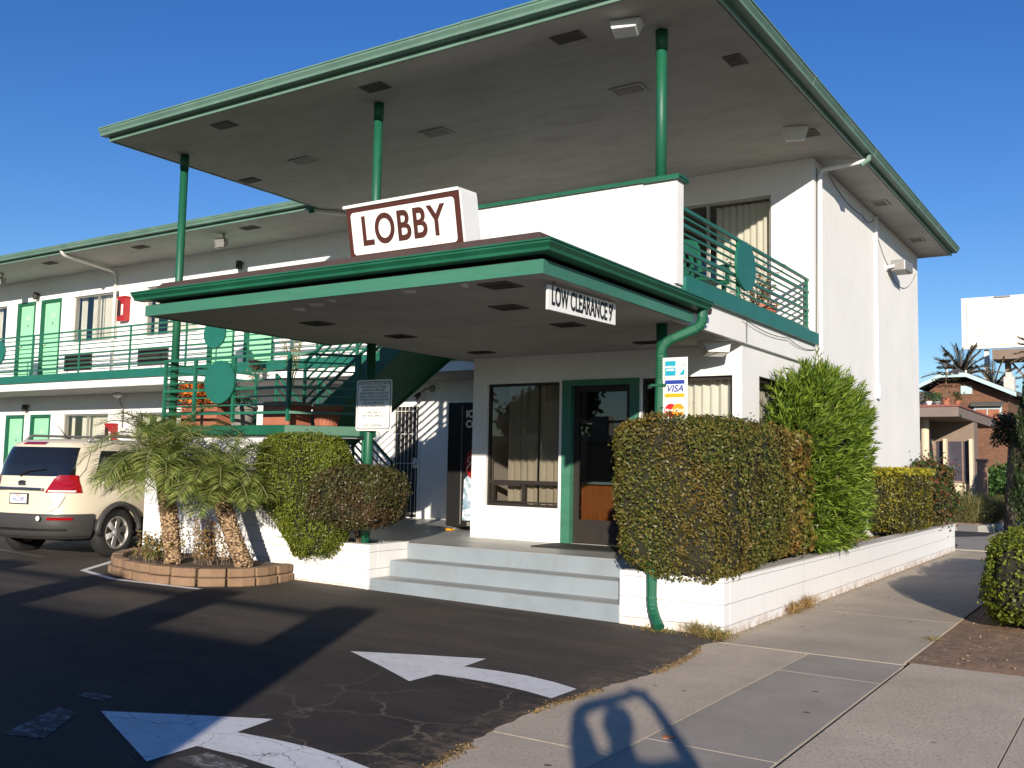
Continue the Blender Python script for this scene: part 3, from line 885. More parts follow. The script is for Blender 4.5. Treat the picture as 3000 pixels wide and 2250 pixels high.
for (x, y, a, L_) in [(-6.55, 6.50, 0.3, .16), (-6.25, 6.40, 0.1, .10), (-6.9, 6.62, .5, .12), (-5.3, 6.36, .1, .14), (-4.7, 6.35, 0, .07)]:
    c_, s_ = math.cos(a) * L_ / 2, math.sin(a) * L_ / 2
    fl = MB()
    fl.add([(x - c_, y - s_, 3.084), (x + c_, y + s_, 3.084), (x + c_ * .8, y + s_ + .04, 3.055), (x - c_ * .7, y - s_ + .03, 3.06)], [(0, 1, 2, 3)])
    fl.add([(x - c_, y - s_, 3.0841), (x + c_, y + s_, 3.0841), (x + c_ * .8, y + s_ + .04, 3.0551), (x - c_ * .7, y - s_ + .03, 3.0601)], [(3, 2, 1, 0)])
    fl.build('paint_flake', 'white', m)

# ---- poles
def pole(x, y, z0, z1, collar=True):
    q = MB().tube([(x, y, z0), (x, y, z1)], 0.058, 20)
    if collar: q.tube([(x, y, z1 - .22), (x, y, z1)], 0.066, 20)
    return q.build('pole', 'green', B, smooth=False)
def smooth_sides(o):
    o.data.polygons.foreach_set('use_smooth', [len(p.vertices) == 4 for p in o.data.polygons])
for a in [(-12.2, 9.25, 2.0, EZ), (-8.2, 9.15, 3.42, EZ), (-4.2, 9.10, 4.59, EZ), (-8.2, 9.15, .5, 3.085), (-4.2, 9.15, .45, 3.085)]:
    smooth_sides(pole(*a, collar=a[3] > 5))

# ---- railings
def railing(a, b, zb, zt, n, thick, posts, z_off_b=0.0, parent=B, mat='rail', rpost=0.02, r0=0.010, r1=0.018, name='railing'):
    """a, b: xy ends; zb, zt: lowest and top rail heights; thick: indices of the heavy rails"""
    q = MB()
    A, B_ = Vector(a), Vector(b)
    for i in range(n):
        z = zb + (zt - zb) * i / (n - 1)
        r = r1 if i in thick else r0
        q.beam((A.x, A.y, z), (B_.x, B_.y, z + z_off_b), r * 2, r * 2)
    for t in posts:
        p_ = A.lerp(B_, t); dz = z_off_b * t
        q.beam((p_.x, p_.y, zb - .12 + dz), (p_.x, p_.y, zt + .015 + dz), rpost * 2, rpost * 2, (0, 1, 0))
    return q.build(name, mat, parent)
def disc(c, nrm, rx, rz_, name='disc_ornament', parent=B):
    c = Vector(c); nrm = Vector(nrm).normalized()
    s_ = Vector((0, 0, 1)).cross(nrm).normalized()
    P = [c + s_ * rx * math.cos(t) + Vector((0, 0, 1)) * rz_ * math.sin(t) for t in (2 * math.pi * k / 48 for k in range(48))]
    return MB().extr(P, nrm * 0.035).build(name, 'green_teal', parent, recalc=True)
# balcony side
railing((-4.13, 9.17), (-4.13, 14.07), 3.66, 4.385, 9, (0, 3, 6, 8), (0.41, 0.985))
disc((-4.09, 11.28, 4.07), (1, 0, 0), 0.33, 0.30)
# wing walkway
posts = [(x + 36) / 27.6 for x in np.arange(-35.2, -8.4, 1.87)]
wr = railing((-36, 12.76), (-8.4, 12.76), 3.60, 4.44, 9, (0, 3, 6, 8), posts, rpost=.016)
for x in (-31.4, -23.55, -15.55): disc((x, 12.72, 4.10), (0, -1, 0), 0.32, 0.30)

# ---- stair landing with its block wall
LZ = 2.03
land = MB().prism([(-12.6, 9.12), (-9.62, 9.12), (-8.97, 9.77), (-8.97, 10.1), (-10.3, 10.1), (-10.3, 11.25), (-12.4, 11.25), (-12.4, 12.6), (-13.4, 12.6), (-13.4, 11.2), (-12.6, 11.2)], LZ - .12, LZ).build('stair_landing', 'porch', B)
cap = MB()
cap.sweep([(-.05, 1.93), (0.035, 1.93), (0.05, 1.945), (0.05, 2.065), (-.05, 2.075)], [(-12.62, 11.0), (-12.62, 9.1), (-9.62, 9.1), (-8.95, 9.77), (-8.95, 10.08)])
cap.build('landing_edge', 'green', land)
MB().box(-12.6, -9.66, 9.13, 9.33, 0, 1.9).box(-12.6, -12.4, 9.34, 11.2, 0, 1.9).build('landing_wall', 'block', land)
MB().tube([(-8.99, 9.95, .5), (-8.99, 9.95, 1.93)], .04, 10).build('landing_post', 'rail', land)
railing((-12.2, 9.10), (-9.60, 9.10), 2.24, 3.03, 8, (0, 3, 7), (0, .26, .58, 1), parent=B, rpost=.022)
railing((-9.60, 9.10), (-8.96, 9.76), 2.24, 3.03, 8, (0, 3, 7), (1,), parent=B, rpost=.022)
railing((-12.6, 9.4), (-12.6, 11.2), 2.24, 3.03, 8, (0, 3, 7), (0, .5, 1), parent=B, rpost=.022)
disc((-10.93, 9.07, 2.68), (0, -1, 0), 0.315, 0.305)
def flight(x0, z0, x1, z1, ya, yb, n, closed):
    ST = lambda y: MB().extr([(x0 - .05, y - .02, z0 - .22), (x0 - .05, y - .02, z0 + .1), (x1, y - .02, z1 + .1), (x1, y - .02, z1 - .22)], (0, .04, 0))
    o_ = ST(ya).build('staircase', 'green', B, recalc=True)
    ST(yb).build('stringer', 'green', o_, recalc=True)
    for i in range(n):
        x = x0 + (x1 - x0) * (i + .5) / n; z = z0 + (z1 - z0) * (i + 1) / n
        w_ = abs(x1 - x0) / n / 2
        q = MB().box(x - w_ - .015, x + w_ + .015, ya + .021, yb - .021, z - .05, z)
        if closed: q.box(x - w_ - .0, x - w_ + .02, ya + .022, yb - .022, z - (z1 - z0) / n, z - .051)
        q.build('stair_tread', 'green', o_)
    if closed:
        MB().extr([(x0, ya + .022, z0 - .15), (x1, ya + .022, z1 - .15), (x1, ya + .022, z1 - .18), (x0, ya + .022, z0 - .18)], (0, yb - ya - .044, 0)).build('stair_soffit', 'green', o_, recalc=True)
    for y in (ya, yb):
        r_ = MB()
        for k in range(6):
            h = .32 + .70 * k / 5
            r = .018 if k in (0, 5) else .011
            r_.beam((x0, y, z0 + h), (x1, y, z1 + h), r * 2, r * 2)
        for t in (0.0, .5, 1.0):
            r_.beam((x0 + (x1 - x0) * t, y, z0 + (z1 - z0) * t), (x0 + (x1 - x0) * t, y, z0 + (z1 - z0) * t + 1.04), .036, .036, (0, 1, 0))
        r_.build('handrail', 'rail', o_)
flight(-10.35, LZ, -8.32, 3.46, 10.12, 11.22, 8, True)
flight(-12.38, LZ, -10.62, 0.58, 11.45, 12.45, 8, False)

# ---- porch, steps and planter walls
pm = MB()
pm.box(-12.4, -8.0, 9.70, FY - .003, 0.25, 0.575)
pm.box(-8.0, -4.10, 9.66, LY - .002, 0.25, 0.58)
pm.box(-36, -12.61, 12.72, FY - .003, 0.1, 0.455)
pm.build('porch', 'porch', B)
st = MB()
st.box(-7.93, -4.56, 8.95, 9.32, -0.1, 0.195)
st.box(-7.93, -4.56, 9.31, 9.67, -0.1, 0.385)
st.box(-7.93, -4.56, 9.655, 9.9, -0.1, 0.577)
steps = st.build('steps', 'step', B, bevel=0.012)
tr = MB()
tr.box(-7.92, -4.57, 8.965, 9.305, 0.195, 0.1975).box(-7.92, -4.57, 9.325, 9.65, 0.385, 0.3875)
tr.build('step_tread', 'porch', steps)
pl = MB()
pl.box(-9.66, -7.95, 8.95, 9.10, -0.05, 0.595)
pl.box(-8.10, -7.95, 9.101, 9.70, -0.05, 0.595)
pl.box(-9.66, -8.10, 9.62, 9.70, 0.3, 0.59)
p1 = pl.build('planter_wall', 'block', None, bevel=0.006, base=(-8.8, 9, 0))
tag(p1, 'low white block planter wall left of the grey steps', 'planter')
MB().box(-9.65, -8.11, 9.11, 9.61, 0.3, 0.55).build('soil_bed', 'soil', p1)
pr_ = MB()
pr_.box(-4.55, -3.44, 8.93, 9.10, -0.05, 0.555)
pr_.box(-3.62, -3.44, 9.101, 21.96, -0.05, 0.545)
pr_.box(-4.10, -3.63, 21.8, 21.96, -0.05, 0.54)
pr_.box(-4.55, -4.42, 9.101, LY - .01, -0.05, 0.55)
p2 = pr_.build('planter_wall', 'block', None, bevel=0.006, base=(-3.9, 12, 0))
tag(p2, 'long low white block planter wall running along the pavement', 'planter')
sb = MB().box(-4.41, -3.63, 9.11, LY, 0.2, 0.49).box(-4.06, -3.63, LY, 21.79, 0.2, 0.49).build('soil_bed', 'soil', p2)
cp = MB().box(-3.63, -3.432, 9.3, 21.965, 0.546, 0.560).build('wall_coping', 'kerb', p2)

# ---- windows and doors
def P3(axis, pl, a, d, z):
    return (a, pl + d, z) if axis == 'x' else (pl - d, a, z)
def boxp(m_, axis, pl, a0, a1, d0, d1, z0, z1):
    p, q = P3(axis, pl, a0, d0, z0), P3(axis, pl, a1, d1, z1)
    return m_.box(p[0], q[0], p[1], q[1], z0, z1)
def curtain(axis, pl, a0, a1, z0, z1, d, parent, pitch=0.11, amp=0.028):
    m_ = MB()
    n = max(6, int((a1 - a0) / pitch * 6))
    ph = random.uniform(0, 6)
    top, bot = [], []
    for i in range(n + 1):
        a = a0 + (a1 - a0) * i / n
        k = (a - a0) / pitch * 2 * math.pi + ph + math.sin(a * 5) * .8
        dd = d + amp * math.sin(k) + .3 * amp * math.sin(2.3 * k)
        bot.append(P3(axis, pl, a, dd, z0)); top.append(P3(axis, pl, a, dd * 1.0, z1))
    m_.v = bot + top
    m_.f = [(i, i + 1, i + n + 2, i + n + 1) for i in range(n)]
    m_.m = [0] * n
    return m_.build('curtain', 'curtain', parent, smooth=True)
def window(axis, pl, a0, a1, z0, z1, mull=(), sills=(), fmat='alu', cur=(), fw=0.035, gmat='glass', depth=.06, lab=None):
    f = MB()
    e = .003
    boxp(f, axis, pl, a0 + e, a1 - e, depth, depth + .05, z0 + e, z0 + fw)
    boxp(f, axis, pl, a0 + e, a1 - e, depth, depth + .05, z1 - fw, z1 - e)
    boxp(f, axis, pl, a0 + e, a0 + fw, depth, depth + .05, z0 + fw, z1 - fw)
    boxp(f, axis, pl, a1 - fw, a1 - e, depth, depth + .05, z0 + fw, z1 - fw)
    for t in mull:
        boxp(f, axis, pl, t - fw / 2, t + fw / 2, depth + .002, depth + .048, z0 + fw, z1 - fw)
    for (b0, b1, zz, th) in sills:
        boxp(f, axis, pl, b0, b1, depth - .012, depth + .046, zz - th / 2, zz + th / 2)
    o_ = f.build('window', fmat, B)
    if lab: o_['label'] = lab
    g_ = MB()
    boxp(g_, axis, pl, a0 + fw * .5, a1 - fw * .5, depth + .022, depth + .026, z0 + fw * .5, z1 - fw * .5)
    g_.build('pane', gmat, o_)
    for (c0, c1, cz0, cz1) in cur:
        curtain(axis, pl, c0, c1, cz0, cz1, .24, o_)
    return o_
wl = window('x', LY, *lob_win, mull=(), sills=[(-7.73, -6.61, 1.36, .05), (-7.72, -6.62, 1.09, .02)], fmat='dark_frame', cur=[(-7.52, -7.05, .9, 2.9), (-7.0, -6.56, .9, 2.9)], gmat='lobbyglass', depth=.05)
q = MB()
q.box(-7.185, -7.145, LY + .045, LY + .10, 1.065, 1.335)
q.box(-7.68, -7.20, LY + .038, LY + .09, 1.065, 1.09).box(-7.68, -7.20, LY + .038, LY + .09, 1.31, 1.335).box(-7.68, -7.655, LY + .037, LY + .09, 1.09, 1.31)
q.build('slider_frame', 'dark_frame', wl)
MB().box(-7.20, -7.0, LY + .15, LY + .155, 1.86, 2.05).box(-7.0, -6.985, LY + .12, LY + .125, 1.37, 1.84).build('window_notice', 'offwhite', wl)
w2 = window('x', LY, *lob_win2, fmat='dark_frame', fw=.045, cur=[(-5.05, -4.2, 1.2, 2.7)])
MB().box(-5.32, -5.26, LY + .078, LY + .080, 2.60, 2.64).box(-5.28, -5.18, LY + .0785, LY + .0803, 2.16, 2.30).build('window_sticker', 'offwhite', w2)
window('y', SX, *side_win, fmat='dark_frame', fw=.05, cur=[(12.0, 13.2, 1.2, 2.7)])
window('x', FY, *up_win, mull=(-5.72,), fmat='alu', fw=.045, cur=[(-5.66, -4.75, 3.9, 5.72)], gmat='glass')

# lobby door: green frame, smoked glass leaf
fr = MB()
fr.box(-6.527, -6.39, LY - .02, LY + .14, .582, 2.655).box(-6.527, -5.403, LY - .02, LY + .14, 2.655, 2.732).box(-5.53, -5.403, LY - .02, LY + .14, .582, 2.655)
ld = fr.build('door', 'green_fascia', B)
ld['label'] = 'smoked glass lobby door in a green frame'
q = MB()
q.box(-6.385, -6.31, LY + .07, LY + .11, .585, 2.65).box(-5.61, -5.535, LY + .07, LY + .11, .585, 2.65).box(-6.31, -5.61, LY + .07, LY + .11, .60, .90).box(-6.31, -5.61, LY + .07, LY + .11, 2.575, 2.65)
q.build('door_leaf', 'dark_frame', ld)
MB().box(-6.32, -5.60, LY + .088, LY + .092, .89, 2.585).build('pane', 'lobbyglass', ld)
MB().box(-6.52, -5.42, 10.35, 11.0, .581, .594).build('door_mat', 'rubber', B)

def room_door(a0, a1, z0, z1, num):
    f = MB(); e = .004
    f.box(a0 + e, a0 + .11, FY - .012, FY + .12, z0, z1 - .08).box(a1 - .06, a1 - e, FY - .012, FY + .12, z0, z1 - .08).box(a0 + e, a1 - e, FY - .012, FY + .12, z1 - .08, z1 - e)
    o_ = f.build('door', 'green', B)
    MB().box(a0 + .11, a1 - .06, FY + .05, FY + .09, z0 + .01, z1 - .08).build('door_leaf', 'mint', o_)
    MB().lathe((a0 + .19, FY + .035, z0 + .98), [(.028, 0), (.03, -.03), (.012, -.05), (.0, -.05)], 10, 'y').build('door_knob', 'alu', o_)
    cx = (a0 + a1) / 2 + .02
    MB().box(cx - .03, cx + .03, FY + .042, FY + .049, z0 + 1.50, z0 + 1.56).build('door_knocker', 'alu', o_)
    text('room_number', num, .13, 'offwhite', o_, (cx, FY + .047, z0 + 1.74), ext=.001)
for (a, b), nn in zip(w_doors, ('223', '222', '220', '219', '217')): room_door(a, b, *UD, nn)
for (a, b), nn in zip(l_doors, ('112', '111', '109')): room_door(a, b, *LD, nn)
def twin(a0, a1, z, side):
    mid = a0 + (a1 - a0) * .5
    cur = [(a0 + .04, a0 + .22, z[0] - .05, z[1]), (a0 + (a1 - a0) * .28, mid, z[0] - .05, z[1]), (mid + .06, a1 - .03, z[0] - .05, z[1])] if side else [(a0 + .04, a0 + (a1 - a0) * .8, z[0] - .05, z[1])]
    window('x', FY, a0, a1, z[0], z[1], mull=(mid + .03,), cur=cur)
for i, (a, b) in enumerate(w_wins): twin(a, b, UW, i != 0)
for a, b in l_wins: twin(a, b, LW, True)
# air conditioner grilles under the windows
for (a, b, z0, z1) in [(-22.95, -21.8, 3.74, 4.15), (-19.95, -18.84, 3.76, 4.17), (-28.0, -26.9, 3.74, 4.15)]:
    q = MB().box(a, b, FY - .03, FY + .01, z0, z1)
    g_ = q.build('air_conditioner', 'vent', B)
    s_ = MB()
    for k in range(9):
        z = z0 + .035 + (z1 - z0 - .07) * k / 8
        s_.box(a + .03, b - .03, FY - .045, FY - .031, z - .008, z + .008)
    s_.build('grille', 'dark_frame', g_)

# security door: white bars over a dark screen
a0, a1, z0, z1 = sec_door
sd = MB()
sd.box(a0 + .004, a0 + .05, FY - .01, FY + .03, z0, z1 - .05).box(a1 - .05, a1 - .004, FY - .01, FY + .03, z0, z1 - .05).box(a0 + .004, a1 - .004, FY - .01, FY + .03, z1 - .05, z1 - .004)
sd = sd.build('door', 'white', B); sd['label'] = 'barred white security door behind the stairs'
MB().box(a0 + .02, a1 - .02, FY + .06, FY + .08, z0, z1 - .01).build('screen', 'ink', sd)
q = MB()
for k in range(6):
    x = a0 + .11 + (a1 - a0 - .22) * k / 5
    q.box(x - .004, x + .004, FY + .004, FY + .014, z0 + .05, z1 - .051)
for z in (z0 + .08, z0 + 1.0, z0 + 1.55, z0 + 1.98): q.box(a0 + .05, a1 - .05, FY + .001, FY + .018, z - .006, z + .006)
q.box(a1 - .16, a1 - .06, FY - .012, FY + .022, z0 + .92, z0 + 1.10)
q.build('bars', 'offwhite', sd)
MB().lathe((a1 - .11, FY - .012, z0 + 1.0), [(.025, 0), (.03, -.03), (0, -.045)], 10, 'y').build('door_knob', 'chrome', sd)

# ---- soffit vents
def vent(x, y, z, wx=.36, wy=.20, big=False):
    q = MB()
    q.box(x - wx / 2, x + wx / 2, y - wy / 2, y + wy / 2, z - .010, z + .003)
    o_ = q.build('soffit_vent', 'vent', B)
    if big:
        f_ = MB()
        a_, b_ = wx / 2 + .035, wy / 2 + .035
        f_.box(x - a_, x + a_, y - b_, y - wy / 2 - .001, z - .014, z + .003).box(x - a_, x + a_, y + wy / 2 + .001, y + b_, z - .014, z + .003)
        f_.box(x - a_, x - wx / 2 - .001, y - wy / 2, y + wy / 2, z - .0135, z + .003).box(x + wx / 2 + .001, x + a_, y - wy / 2, y + wy / 2, z - .0135, z + .003)
        f_.build('vent_frame', 'plaster', o_)
    s_ = MB()
    for k in range(4):
        yy = y - wy / 2 + wy * (k + .8) / 4.6
        s_.box(x - wx / 2 + .02, x + wx / 2 - .02, yy - .008, yy + .008, z - .016, z - .0105)
    s_.build('vent_louver', 'dark_frame' if not big else 'greymetal', o_)
for (x, y, lg) in [(-5.13, 8.73, 0), (-3.80, 10.2, 0), (-7.88, 8.71, 0), (-5.22, 10.36, 1), (-8.23, 10.39, 1), (-10.61, 8.67, 0), (-10.78, 10.36, 1), (-12.35, 10.67, 0), (-3.78, 13.0, 0), (-3.77, 17.1, 1), (-3.77, 20.2, 1)]:
    vent(x, y, EZ, .36 if x < -4 else .2, .20 if x < -4 else .30, lg)
for (x, y) in [(-18.45, 12.95), (-14.91, 12.93), (-21.99, 12.98), (-25.4, 12.98)]: vent(x, y, EZ, .42, .2)
for (x, y) in [(-7.49, 7.48), (-5.03, 7.52), (-4.47, 6.55), (-7.35, 8.7), (-5.1, 8.75)]: vent(x, y, 3.085, .30, .26)
for (x, y) in [(-7.42, 10.45), (-4.97, 10.45)]: vent(x, y, 3.088, .34, .2)

# ---- downspouts and conduits
def pipe(name, pts, r, mat, n=8, seg=None):
    o_ = MB().tube(pts, r, n).build(name, mat, B)
    smooth_sides(o_)
    return o_
def bend(pts, k=6, r=.12):
    """round the corners of a polyline"""
    pts = [Vector(p) for p in pts]
    out = [pts[0]]
    for i in range(1, len(pts) - 1):
        a, b, c = pts[i - 1], pts[i], pts[i + 1]
        ra = min(r, (a - b).length * .45, (c - b).length * .45)
        p0 = b + (a - b).normalized() * ra; p2 = b + (c - b).normalized() * ra
        for j in range(k + 1):
            t = j / k
            out.append(p0 * (1 - t) ** 2 + b * 2 * t * (1 - t) + p2 * t * t)
    return out + [pts[-1]]
def ribbed(pts, r, amp=.09):
    fine_ = []
    for i in range(len(pts) - 1):
        L = (pts[i + 1] - pts[i]).length
        k = max(1, int(L / .014)) if L < .08 else 1
        for j in range(k): fine_.append(pts[i].lerp(pts[i + 1], j / k))
    fine_.append(pts[-1])
    rs = [r * (1 + (amp if i % 2 else 0)) for i in range(len(fine_))]
    return fine_, rs
path = bend([(-3.80, 9.26, 3.24), (-3.80, 9.26, 3.06), (-4.15, 9.02, 2.86), (-4.15, 9.02, 2.60), (-4.16, 8.99, 1.2), (-4.16, 8.865, .80), (-4.16, 8.865, .22), (-4.02, 8.74, .055)], 8, .13)
pts_, rs_ = ribbed(path, .050)
ds = MB().tube(pts_, rs_, 12).build('downspout', 'green', B)
q = MB()
for z in (2.42, 1.9): q.box(-4.24, -4.07, 8.955, 9.09, z, z + .025)
q.build('pipe_strap', 'green', ds)
q = MB().box(-4.22, -4.10, 8.80, 8.84, .5, .53)
pipe('downspout', bend([(-3.36, 14.52, 6.30), (-3.36, 14.52, 6.19), (-4.0, 14.3, 6.08), (-4.005, 14.28, 5.9), (-4.005, 14.25, .55)], 6, .09), .035, 'white')
MB().tube([(-3.36, 14.52, 6.32), (-3.36, 14.52, 6.2), (-3.46, 14.49, 6.13)], .045, 10).build('downspout_elbow', 'green_worn', B)
MB().box(-4.047, -4.0, 17.88, 17.95, 3.12, 6.2).build('wall_conduit', 'white', B)
MB().box(-4.047, -3.97, 17.85, 17.99, 2.9, 3.12).build('junction_box', 'white', B)
pipe('downspout', bend([(-20.65, 12.42, 6.30), (-20.65, 12.5, 6.18), (-20.95, 14.0, 6.10), (-20.95, 14.06, 5.9), (-20.95, 14.06, 3.5)], 6, .1), .04, 'offwhite')
pipe('downspout', bend([(-12.72, 12.42, 6.30), (-12.72, 12.5, 6.18), (-11.6, 13.6, 6.14), (-11.6, 14.05, 6.05), (-11.6, 14.05, 3.5)], 6, .1), .04, 'offwhite')
MB().tube([(-12.72, 12.40, 6.31), (-12.72, 12.46, 6.13)], .055, 10).build('downspout_elbow', 'green', B)
def cable(pts, sag=0.0, r=.006, mat='ink', parent=B, name='cable'):
    P = [Vector(p) for p in pts]
    out = []
    for i in range(len(P) - 1):
        for j in range(8):
            t = j / 8
            q_ = P[i].lerp(P[i + 1], t); q_.z -= sag * 4 * t * (1 - t)
            out.append(q_)
    out.append(P[-1])
    return MB().tube(out, r, 5).build(name, mat, parent)
cable([(-4.04, 14.9, 6.18), (-4.04, 17.0, 6.02), (-4.04, 17.85, 6.15)], .10, .005)
cable([(-4.04, 18.05, 5.9), (-4.04, 18.9, 5.5)], .05, .006, 'greymetal')
cable([(-4.04, 19.2, 5.36), (-4.04, 21.5, 5.78)], .28, .007, 'greymetal')
cable([(-3.96, 10.9, 3.37), (-3.96, 12.6, 3.34), (-3.99, 13.9, 3.33)], .05, .005)
cable([(-3.97, 11.05, 3.36), (-3.97, 11.05, 3.10)], 0, .004)
cable([(-4.035, 14.22, 6.1), (-4.035, 14.16, 3.6)], 0, .006)
# roof-edge antenna stubs and a roof vent cap above the canopy
# ================================================================ signs
S = thing('lobby_sign', 'white box sign reading LOBBY in brown on the canopy roof', 'sign', (-5.4, 6.5, 3.44))
tl = math.atan2(.10, .49)
def tilted(p):      # (x, depth behind the face, height up the face) -> world, the box leans forward
    x, d, h = p
    return (x, 6.46 + d * math.cos(tl) - h * math.sin(tl), 3.445 + d * math.sin(tl) * 0.2 + h * math.cos(tl))
def tbox(m_, x0, x1, d0, d1, h0, h1):
    P = [tilted(q) for q in ((x0, d0, h0), (x1, d0, h0), (x1, d1, h0), (x0, d1, h0), (x0, d0, h1), (x1, d0, h1), (x1, d1, h1), (x0, d1, h1))]
    return m_.add(P, [(0, 3, 2, 1), (4, 5, 6, 7), (0, 1, 5, 4), (1, 2, 6, 5), (2, 3, 7, 6), (3, 0, 4, 7)])
sx0, sx1 = -6.08, -4.79
tbox(MB(), sx0, sx1 + .01, 0.012, .26, 0, .455).build('sign_box', 'white', S, bevel=.004)
tbox(MB(), sx0 - .02, sx1 - .0, -.012, .27, .456, .485).build('sign_cap', 'signwhite', S, bevel=.003)
tbox(MB(), sx0 + .01, sx1 - .005, 0.0, .0115, .004, .452).build('sign_border', 'brown_paint', S)
def rrect(x0, x1, h0, h1, r, d):
    out = []
    for (cx, cy, a) in ((x1 - r, h1 - r, 0), (x0 + r, h1 - r, 90), (x0 + r, h0 + r, 180), (x1 - r, h0 + r, 270)):
        for k in range(6):
            t = R_(a + 18 * k)
            out.append((cx + r * math.cos(t), d, cy + r * math.sin(t)))
    return out
pp = [tilted(q) for q in rrect(sx0 + .06, sx1 - .055, .030, .412, .035, -.003)]
MB().add(pp, [tuple(range(len(pp)))[::-1]]).build('sign_panel', 'signwhite', S, recalc=False)
c_ = tilted(((sx0 + sx1) / 2 + .0, -.006, .222))
text('sign_lettering', 'LOBBY', .365, 'brown_paint', S, c_, xs=.80, bold=.008, tilt=tl, sp=1.10)
q = MB()
tbox(q, sx1 - .1, sx1 - .06, .1, .14, -.03, .0); tbox(q, sx0 + .06, sx0 + .1, .1, .14, -.03, .0)
q.build('sign_foot', 'greymetal', S)

S = thing('clearance_sign', 'white board lettered LOW CLEARANCE 9\' hanging on rusty chains', 'sign', (-4.0, 7.1, 2.85))
q = MB().extr([(-4.01, 6.53, 2.845), (-4.01, 7.70, 2.87), (-4.01, 7.70, 3.065), (-4.01, 6.53, 3.045)], (.02, 0, 0))
q.build('board', 'signwhite', S, recalc=True)
t_ = text('sign_lettering', 'LOW CLEARANCE 9\'', .215, 'ink', S, (-3.988, 7.115, 2.957), '+x', fit=1.06, bold=.004, sp=1.02)
q = MB()
for y, z in ((6.64, 3.047), (7.58, 3.063)):
    for k in range(4): q.tube([(-4.0, y + .004 * (k % 2), z + k * .022), (-4.0, y - .004 * (k % 2), z + (k + 1) * .022)], .005, 5)
q.build('chain', 'rust', S)

S = thing('towing_notice', 'white towing notice with black border on the middle green pole', 'sign', (-8.05, 9.05, 2.3))
nx0, nx1, nz0, nz1 = -8.34, -7.76, 1.985, 2.62
def flat_rr(x0, x1, z0, z1, r, y, th):
    P = []
    for (cx, cz, a) in ((x1 - r, z1 - r, 0), (x0 + r, z1 - r, 90), (x0 + r, z0 + r, 180), (x1 - r, z0 + r, 270)):
        for k in range(6):
            t = R_(a + 18 * k); P.append((cx + r * math.cos(t), y, cz + r * math.sin(t)))
    return MB().extr(P, (0, th, 0))
flat_rr(nx0, nx1, nz0, nz1, .04, 9.058, .006).build('sign_plate', 'signwhite', S, recalc=True)
flat_rr(nx0 + .018, nx1 - .018, nz0 + .018, nz1 - .018, .032, 9.0562, .0015).build('sign_border', 'ink', S, recalc=True)
flat_rr(nx0 + .028, nx1 - .028, nz0 + .028, nz1 - .028, .028, 9.0546, .0015).build('sign_panel', 'signwhite', S, recalc=True)
lines = ['UNAUTHORIZED VEHICLES PARKED', 'IN DESIGNATED ACCESSIBLE', 'SPACES NOT DISPLAYING', 'DISTINGUISHING PLACARDS OR', 'SPECIAL LICENSE PLATES ISSUED', 'FOR PERSONS WITH DISABILITIES', 'WILL BE TOWED AWAY', "AT THE OWNER'S EXPENSE.", '', 'TOWED VEHICLES', 'MAY BE RECLAIMED AT', '', '', 'OR BY TELEPHONING']
text('sign_lettering', '\n'.join(lines), .040, 'ink', S, (-8.05, 9.0535, 2.31), ext=.0006, xs=.80)

S = thing('payment_card_sign', 'tall white sign of payment card emblems in front of the green downspout', 'sign', (-4.0, 9.0, 2.4))
px0, px1 = -4.115, -3.845
MB().box(px0, px1, 8.985, 9.0, 1.75, 2.71).build('sign_plate', 'signwhite', S, bevel=.003)
def col(name, c, r=.5): 
    MAT[name] = M(name, c, r, .03, 3); return name
col('card_teal', (0.01, .32, .45)); col('card_blue', (.012, .045, .30)); col('card_gold', (.85, .36, .01)); col('card_red', (.65, .01, .015)); col('card_orange', (.90, .30, .01))
q = MB()
for z in (2.50, 2.29, 2.06): q.box(px0 + .01, px1 - .01, 8.9835, 8.985, z, z + .003)
for x in (px0 + .02, px1 - .023): q.box(x, x + .003, 8.9836, 8.985, 1.78, 2.695)
q.build('sign_border', 'ink', S)
MB().box(px0 + .03, px0 + .145, 8.982, 8.985, 2.525, 2.675).build('card_square', 'card_teal', S)
text('card_lettering', 'AMERICAN\nEXPRESS', .030, 'signwhite', S, (px0 + .088, 8.981, 2.598), ext=.0004, xs=.78, bold=.001)
text('card_lettering', 'Cards', .028, 'ink', S, (px1 - .055, 8.983, 2.63), ext=.0004, shear=.3)
MB().add([(px1 - .09, 8.983, 2.53), (px1 - .03, 8.983, 2.53), (px1 - .03, 8.983, 2.60)], [(0, 1, 2)]).build('card_corner', 'card_teal', S)
MB().box(px0 + .03, px1 - .03, 8.982, 8.985, 2.44, 2.48).build('card_band', 'card_blue', S)
MB().box(px0 + .03, px1 - .03, 8.982, 8.985, 2.305, 2.345).build('card_band', 'card_gold', S)
text('card_lettering', 'VISA', .095, 'card_blue', S, ((px0 + px1) / 2, 8.9825, 2.392), ext=.0006, shear=.25, bold=.002)
def dsk(cx, cz, r, y, th, mat):
    P = [(cx + r * math.cos(2 * math.pi * k / 32), y, cz + r * math.sin(2 * math.pi * k / 32)) for k in range(32)]
    MB().extr(P, (0, th, 0)).build('card_disc', mat, S, recalc=True)
dsk(px0 + .095, 2.175, .068, 8.9825, .002, 'card_red'); dsk(px1 - .095, 2.175, .068, 8.9818, .002, 'card_orange')
text('card_lettering', 'MasterCard', .046, 'signwhite', S, ((px0 + px1) / 2, 8.981, 2.175), ext=.0005, xs=.9, bold=.0015)

